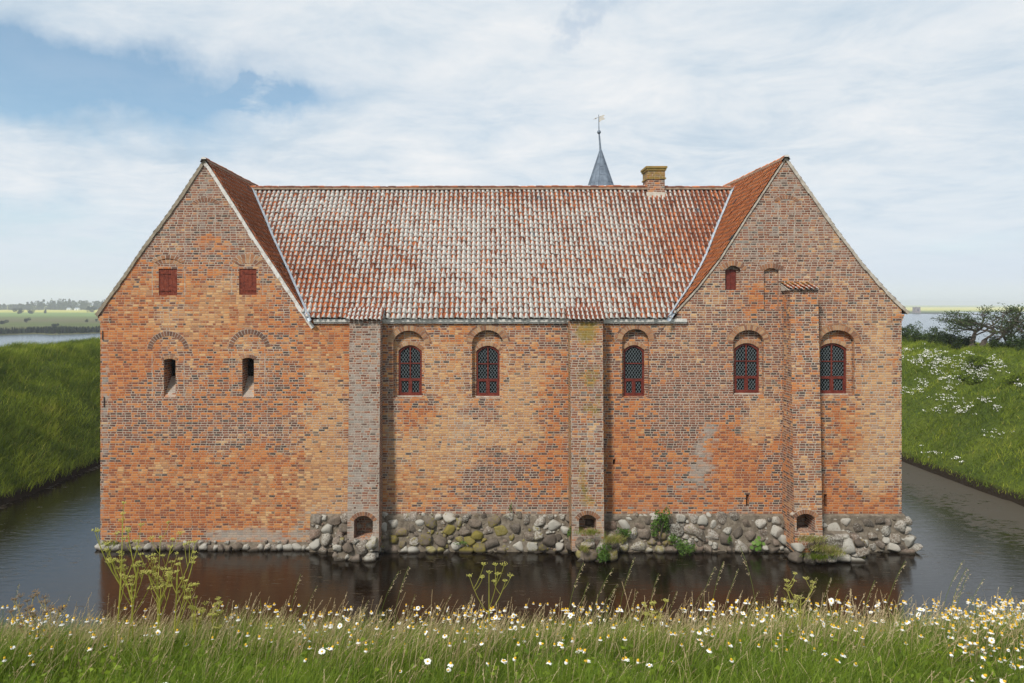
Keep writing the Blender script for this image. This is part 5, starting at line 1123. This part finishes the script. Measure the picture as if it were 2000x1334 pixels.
# rosette of round leaves
c = wp(1479, 1068, 27.4); st_ = MB(); st_.tube([(0, 0, 0), (0, -.05, .12)], .02, 5); so_ = st_.build('rosette_plant', STEM, loc=c)
for i in range(13):
    a_ = i*2.4; r = .06+.018*i; lf = MB(); q = Vector((math.cos(a_)*r, -.08-.10*math.sin(i), .12+math.sin(a_)*r)); nn = Vector((math.cos(a_)*.3, -1, math.sin(a_)*.3+.5)).normalized(); u_ = nn.orthogonal().normalized(); v_ = nn.cross(u_)
    lf.poly([q+(u_*math.cos(j*math.pi/4)+v_*math.sin(j*math.pi/4))*.085*(1 if j % 2 else .9) for j in range(8)], cols=[(random.uniform(.3, .9), 0, 0, 0)]*8); lf.build('leaf', PLANT, so_)
tag(so_, 'round leaved bright green rosette plant low on the boulders under the fourth window', 'plant')
def tuft(px, py, Y, w_, h_, n, label, tn=(.5, 1), sl=0.0):
    x, y, z = wp(px, py, Y); X = rng.normal(0, w_/2, n); Yv = rng.normal(0, .13, n); R = np.stack([X, Yv, rng.uniform(0, .1, n)+sl*X], -1); H = rng.uniform(.4, 1, n)*h_
    o = ribbons('grass_tuft', R, H, rng.uniform(.010, .02, n), H*rng.uniform(.3, 1.2, n), rng.uniform(3.6, 6.0, n), rng.uniform(tn[0], tn[1], n), GRASS, 3); o.location = (x, y, z); return tag(o, label, 'grass tuft')
# grassy heap of rubble at the right buttress
x, y, z = wp(1602, 1092, 26.50); RV, RFc, RC = [], [], []
for (dx_, dy_, dz_, rx) in [(-.9, .1, .0, .3), (-.45, -.02, -.05, .36), (0, .0, .02, .3), (.4, .05, .05, .3), (.75, .25, .0, .26), (-.75, .3, .35, .28), (-.25, .25, .42, .24), (.2, .25, .4, .22), (.5, .35, .25, .2), (-.35, .45, .75, .18), (.0, .4, .72, .16), (.35, .5, .6, .14)]: rock(dx_, dy_, dz_, rx, .24, rx*.72, moss=.5*rng.random())
hp_ = mesh_np('rubble_heap', np.concatenate(RV), np.concatenate(RFc), STONE, None, np.concatenate(RC), smooth=True, loc=(x, y, z)); tag(hp_, 'heap of stones spilling into the moat under the right buttress', 'stone heap')
for i, (px, py, w_, h_, lab, tn) in enumerate([(1583, 1058, .5, .34, 'golden brown grass tuft high on the rubble heap under the right buttress arch', (.6, 1)), (1610, 1075, .55, .30, 'orange brown grass tuft in the middle of the rubble heap', (.55, 1)), (1596, 1092, .5, .28, 'fresh green grass tuft at the waterline of the rubble heap', (.1, .75)), (1630, 1084, .4, .26, 'dry grass tuft at the right end of the rubble heap', (.6, 1)),
    (1150, 1044, .5, .30, 'dry grass tuft in front of the middle buttress arch', (.4, .95)), (1195, 1060, .4, .45, 'straw coloured grass tuft right of the middle buttress foot', (.6, 1)), (1140, 1075, .16, .22, 'small brown grass tuft between the stones of the middle buttress foot', (.6, 1)), (218, 1066, .35, .3, 'sparse grass tuft on the plinth at the left corner of the castle', (.1, .7))]):
    tuft(px, py, 27.6 if px == 218 else 26.28 if px > 1500 else 26.6, w_, h_, 420 if i < 7 else 110, lab, tn)
# --- white flowers on the right bank
cl = [(1822, 690, 30, 16), (1838, 700, 26, 14), (1800, 700, 26, 10), (1790, 704, 18, 8), (1820, 712, 20, 8), (1850, 708, 22, 8), (1775, 679, 12, 5), (1812, 687, 10, 6), (1900, 712, 22, 10), (1885, 718, 20, 10), (1925, 718, 20, 8), (1952, 712, 20, 10), (1915, 730, 26, 9), (1912, 738, 14, 7), (1826, 724, 14, 7), (1844, 736, 12, 6), (1862, 742, 20, 12), (1850, 758, 14, 6), (1800, 745, 16, 14), (1790, 762, 14, 7), (1766, 760, 12, 6), (1848, 776, 26, 9), (1832, 800, 20, 7), (1885, 796, 20, 9), (1876, 802, 12, 5), (1920, 782, 16, 6), (1945, 797, 12, 5), (1764, 693, 8, 8), (1890, 690, 18, 6), (1940, 700, 14, 6), (1820, 885, 16, 14), (1938, 848, 24, 10), (1990, 750, 8, 5), (1866, 897, 8, 6)]
L = []; 
for (px, py, rx, ry) in cl:
    n = int(6+rx*ry*.06*(1 if py < 840 else .35))
    for _ in range(n):
        a_ = px+rng.normal(0, rx*.5); b_ = py+rng.normal(0, ry*.5); hp = hit(a_, b_+9, 30, 75)
        if hp is None: continue
        x, y = hp; z = float(ground(x, y))+rng.uniform(.18, .34); m = 5; c0 = np.array([x, y, z])+rng.normal(0, 1, (m, 3))*[.07, .07, .025]; L.append(leafquads(c0, rng.uniform(.045, .085, m), rng.uniform(0, 1, m), .8, 1.0))
V, Q, C = join(L); tag(mesh_np('white_flowers', V, Q, PETAL, None, C), 'drifts of white flowers on the grassy bank right of the castle', 'wild flowers', kind='stuff')
for (px, py, r, lab) in [(1917, 704, .85, 'round dark green shrub on the right bank among the white flowers'), (1893, 742, .75, 'low dark shrub below the round one on the right bank'), (1985, 738, .6, 'small dark shrub at the right edge of the grassy bank')]:
    hp = hit(px, py+10, 30, 75); x, y = hp; shrub('bank_shrub', x, y, float(ground(x, y)), r, r, r*.75, 1300, .12, BGRASS, lab, 'shrub', 'shrubs on the right bank', tlo=.0, thi=.35)
# --- hedge bushes on the right crest
hb = [(1752, 52, 22), (1774, 53, 20), (1796, 52, 16), (1818, 54, 20), (1840, 53, 16), (1862, 55, 18), (1884, 55, 14), (1955, 56, 16), (1985, 54, 16), (2010, 53, 20)]
for i, (px, Y, h_) in enumerate(hb):
    Y = 39.2*F/(px-VX); x = 39.2; z = float(ground(x, Y)); hh = h_*Y/F*1.5
    shrub('hedge_bush', x, Y, z-.15, .85, .6, hh, 1500, .11, LEAF, ['dense dark bush on the right crest nearest the castle corner', 'rounded dark bush, second from the castle corner on the right crest', 'low bush, third from the castle corner on the right crest', 'taller bush, fourth from the castle corner on the right crest', 'dark bush just left of the windswept tree', 'bush under the left branches of the windswept tree', 'low bush at the foot of the windswept tree', 'bush between the two windswept trees', 'bush under the right windswept tree', 'bush at the right edge of the picture on the crest'][i], 'bush', 'bushes along the right crest', tlo=.05, thi=.6, lumps=8)
def tree(px, Y, H, Wd, lean, n, label, sparse=.5, seed=1):
    random.seed(seed); x = (px-VX)/F*Y; z = float(ground(x, Y)); tr = MB(); tips = []
    def br(p, d, l, r, dep):
        pts = [p]; q = p.copy(); dd = d.copy()
        for i in range(4): dd = (dd+Vector((random.gauss(.05*lean, .22), random.gauss(0, .22), random.gauss(-.05 if dep < 3 else .1, .10)))).normalized(); q = q+dd*l/4; pts.append(q.copy())
        tr.tube(pts, [r, r*.85, r*.72, r*.6, r*.45], 5 if dep > 1 else 4)
        if dep == 0: tips.append((pts[-1], dd)); tips.append((pts[2], dd)); return
        for j in range(3 if dep > 1 else 4):
            a_ = random.uniform(0, 6.28); f_ = random.uniform(.35, 1); k = min(3, int(f_*4)); pp = pts[k]+(pts[k+1]-pts[k])*(f_*4-k)
            nd = (dd*.55+Vector((math.cos(a_)*1.1+lean*.55, math.sin(a_)*.8, random.uniform(.0, .5)))).normalized(); br(pp, nd, l*random.uniform(.6, .8), r*.55, dep-1)
    nst = 3
    for s_ in range(nst): br(Vector((random.uniform(-.3, .3), 0, -.1)), Vector((lean*.6+random.uniform(-.7, .7), random.uniform(-.3, .3), 1)).normalized(), H*.46, .11, 3)
    T = np.array([q[0][:] for q in tips]); T[:, 0] = T[:, 0]-T[:, 0].mean(); sx_ = Wd/2/np.percentile(abs(T[:, 0]), 96); sz_ = H*.93/np.percentile(T[:, 2], 99)
    P0 = np.array(tr.v); mean_ = np.array([q[0][:] for q in tips])[:, 0].mean()
    tr.v = [((v[0]-mean_*min(1, max(0, v[2]))/max(.2, 1.0))*sx_ if v[2] > .6 else (v[0]-mean_*max(0, v[2]))*sx_, v[1], v[2]*sz_) for v in tr.v]
    T[:, 0] *= sx_; T[:, 2] *= sz_; o = empty('windswept_tree', (x, Y, z)); tr.build('trunk', BARK, o)
    k_ = rng.integers(0, len(T), n); C0 = T[k_]+rng.normal(0, 1, (n, 3))*[.22, .22, .10]; tn = np.clip((np.sin(k_*12.9)*.5+.5)*.7+rng.normal(0, .12, n), 0, 1)
    V, Q, C = leafquads(C0, rng.uniform(.07, .14, n), tn, .5, .6); mesh_np('crown', V, Q, LEAF, o, C); return tag(o, label, 'tree', 'windswept trees on the right crest')
tree(1912, 53, 3.5, 6.2, -.8, 5200, 'flat topped windswept tree with dense crown leaning left on the right crest', seed=4)
tree(1974, 50, 3.5, 2.6, .1, 1500, 'thin branched windswept tree with sparse leaves near the right edge', seed=9)
tree(2018, 48, 3.4, 3.0, -.2, 2600, 'windswept tree cut off by the right edge of the picture', seed=12)
# --- far land
reg = [('far_tree', 36, 613, 19, 11, 'grey green tree clump in the far field, leftmost of three'), ('far_tree', 58, 613, 16, 10, 'grey green tree clump in the far field, middle of three'), ('far_tree', 87, 612, 10, 8, 'small grey green tree in the far field, right of two clumps'), ('far_tree', 180, 610, 24, 13, 'dark tree clump in the far field next to the castle eave'),
       ('far_bush', 52, 631, 15, 11, 'round dark bush standing on the far marsh'), ('far_bush', 107, 642, 17, 11, 'round dark bush closest to the fjord shore'), ('far_bush', 169, 630, 8, 7, 'small round bush on the marsh next to the castle'), ('far_bush', 8, 633, 18, 9, 'low wide bush on the marsh at the left edge'), ('far_bush', 187, 628, 8, 5, 'tiny bush on the marsh just left of the castle eave')]
for nm, px, pb, w_, h_, lab in reg:
    Y = 13.35*F/(pb-HY); k = Y/F; x = (px-VX)*k; shrub(nm, x, Y, -2.9, w_*k*.42, w_*k*.42, h_*k*.8, 900, w_*k*.07, FARLEAF, lab, 'tree' if nm == 'far_tree' else 'bush', lumps=8 if nm == 'far_tree' else 5)
L = []
for i in range(520):
    x = rng.uniform(-1500, -500); y = rng.uniform(1275, 1400); hgt = rng.uniform(13, 19)*(1 if x > -895 else .62)*(1+.25*(rng.random() < .06)); k_ = 60; e = rng.random(k_); con = rng.random() < .5
    rr = (3.8*(1-e) if con else 5*np.sqrt(np.clip(1-(e*2-1)**2, 0, 1)))+.8; a_ = rng.uniform(0, 6.28, k_)
    L.append(leafquads(np.stack([x+np.cos(a_)*rr, y+np.sin(a_)*rr, -3+e*hgt], -1), rng.uniform(1.8, 4.0, k_), np.full(k_, rng.uniform(0, 1)), 0, .8))
V, Q, C = join(L); tag(mesh_np('far_forest', V, Q, FARLEAF, None, C), 'long blue grey forest on the horizon left of the castle', 'forest', kind='stuff')
frx = np.array([q[0] for q in FRONT]); fry = np.array([q[1] for q in FRONT]); X = rng.uniform(-330, -130, 9000); Y = np.interp(X, frx, fry)+rng.uniform(-1, 16, 9000); n = len(X)
o = ribbons('shore_reeds', np.stack([X, Y, np.full(n, -3.2)], -1), rng.uniform(1.2, 3.2, n), rng.uniform(.5, 1.1, n), rng.uniform(0, .5, n), rng.uniform(0, 6, n), rng.uniform(0, .6, n), FARLEAF, 2); tag(o, 'dark reeds lining the far fjord shore', 'reeds', kind='stuff')
# white farmhouse at the forest edge and a small ruined tower on the right shore
def prism(mb, x0, x1, y0, y1, z0, z1, zr):
    xm = (x0+x1)/2; ym = (y0+y1)/2
    mb.poly([(x0-.3, y0-.4, z1), (x1+.3, y0-.4, z1), (x1+.3, ym, zr), (x0-.3, ym, zr)]); mb.poly([(x1+.3, y1+.4, z1), (x0-.3, y1+.4, z1), (x0-.3, ym, zr), (x1+.3, ym, zr)])
for (px, w_, lab) in ((133, 4, 'tiny white farmhouse at the edge of the far forest, left one'), (149, 6, 'tiny white farmhouse at the edge of the far forest, right one')):
    Y = 1240; x = (px-VX)/F*Y; fh = empty('farmhouse', (x, Y, -2.9)); tag(fh, lab, 'farmhouse', 'white farmhouses by the forest')
    mb = MB(); mb.box(-w_/2-1, w_/2+1, 0, 6, 0, 2.6); mb.poly([(-w_/2-1, 0, 2.6), (-w_/2-1, 6, 2.6), (-w_/2-1, 3, 4.6)]); mb.poly([(w_/2+1, 6, 2.6), (w_/2+1, 0, 2.6), (w_/2+1, 3, 4.6)]); mb.build('wall', PETAL, fh)
    mb = MB(); prism(mb, -w_/2-1, w_/2+1, 0, 6, 0, 2.6, 4.7); mb.build('roof', ZINC, fh)
    mb = MB(); mb.box(-.6, .6, -.1, -.01, 0, 2); mb.build('door', IRON, fh)
Y = 885; x = (1790-VX)/F*Y; to = empty('stone_tower', (x, Y, -2.8)); tag(to, 'small square stone tower ruin standing on the far right shore', 'tower ruin')
m_, t = mat('pale_stone'); geo = t.n('NewGeometry').outputs['Position']; fin(t, t.ramp(t.noise(geo, .5, 5, .7), [(.3, (.16, .13, .12)), (.7, (.30, .26, .23))]), .9); PST = m_
mb = MB(); n = 10
for i in range(n):
    z0, z1 = -1+8.2*i/n, -1+8.2*(i+1)/n; w0, w1 = 3.6-.05*i, 3.6-.05*(i+1)
    for (ax, ay, bx2, by2) in ((-1, -1, 1, -1), (1, -1, 1, 1), (1, 1, -1, 1), (-1, 1, -1, -1)): mb.poly([(ax*w0, ay*w0, z0), (bx2*w0, by2*w0, z0), (bx2*w1, by2*w1, z1), (ax*w1, ay*w1, z1)])
mb.poly([(-3.1, -3.1, 7.1), (3.1, -3.1, 7.1), (3.1, 3.1, 7.1), (-3.1, 3.1, 7.1)]); mb.build('wall', PST, to)
mb = MB(); mb.box(-3.5, 3.5, -3.5, 3.5, 7.2, 7.6); mb.box(-3.3, -1.2, -3.3, -2.6, 7.6, 8.1); mb.box(1.6, 3.3, -3.3, -2.6, 7.6, 8.0); mb.build('parapet', PST, to)
mb = MB(); mb.box(-1.0, .5, -3.62, -3.5, 2.6, 5.0); mb.build('window', DARK, to)
# ------------------------------------------------------------ haze
m_ = bpy.data.materials.new('air'); m_.use_nodes = True; t = NT(m_.node_tree)
vp = t.n('VolumePrincipled', {'Color': (.85, .89, 1.0, 1), 'Density': .00034, 'Anisotropy': .1}); t.n('OutputMaterial', {'Volume': vp.outputs[0]})
mb = MB(); mb.box(-9600, 9600, -420, 11900, -7.2, 62); hz_ = mb.build('haze', m_); tag(hz_, kind='stuff')
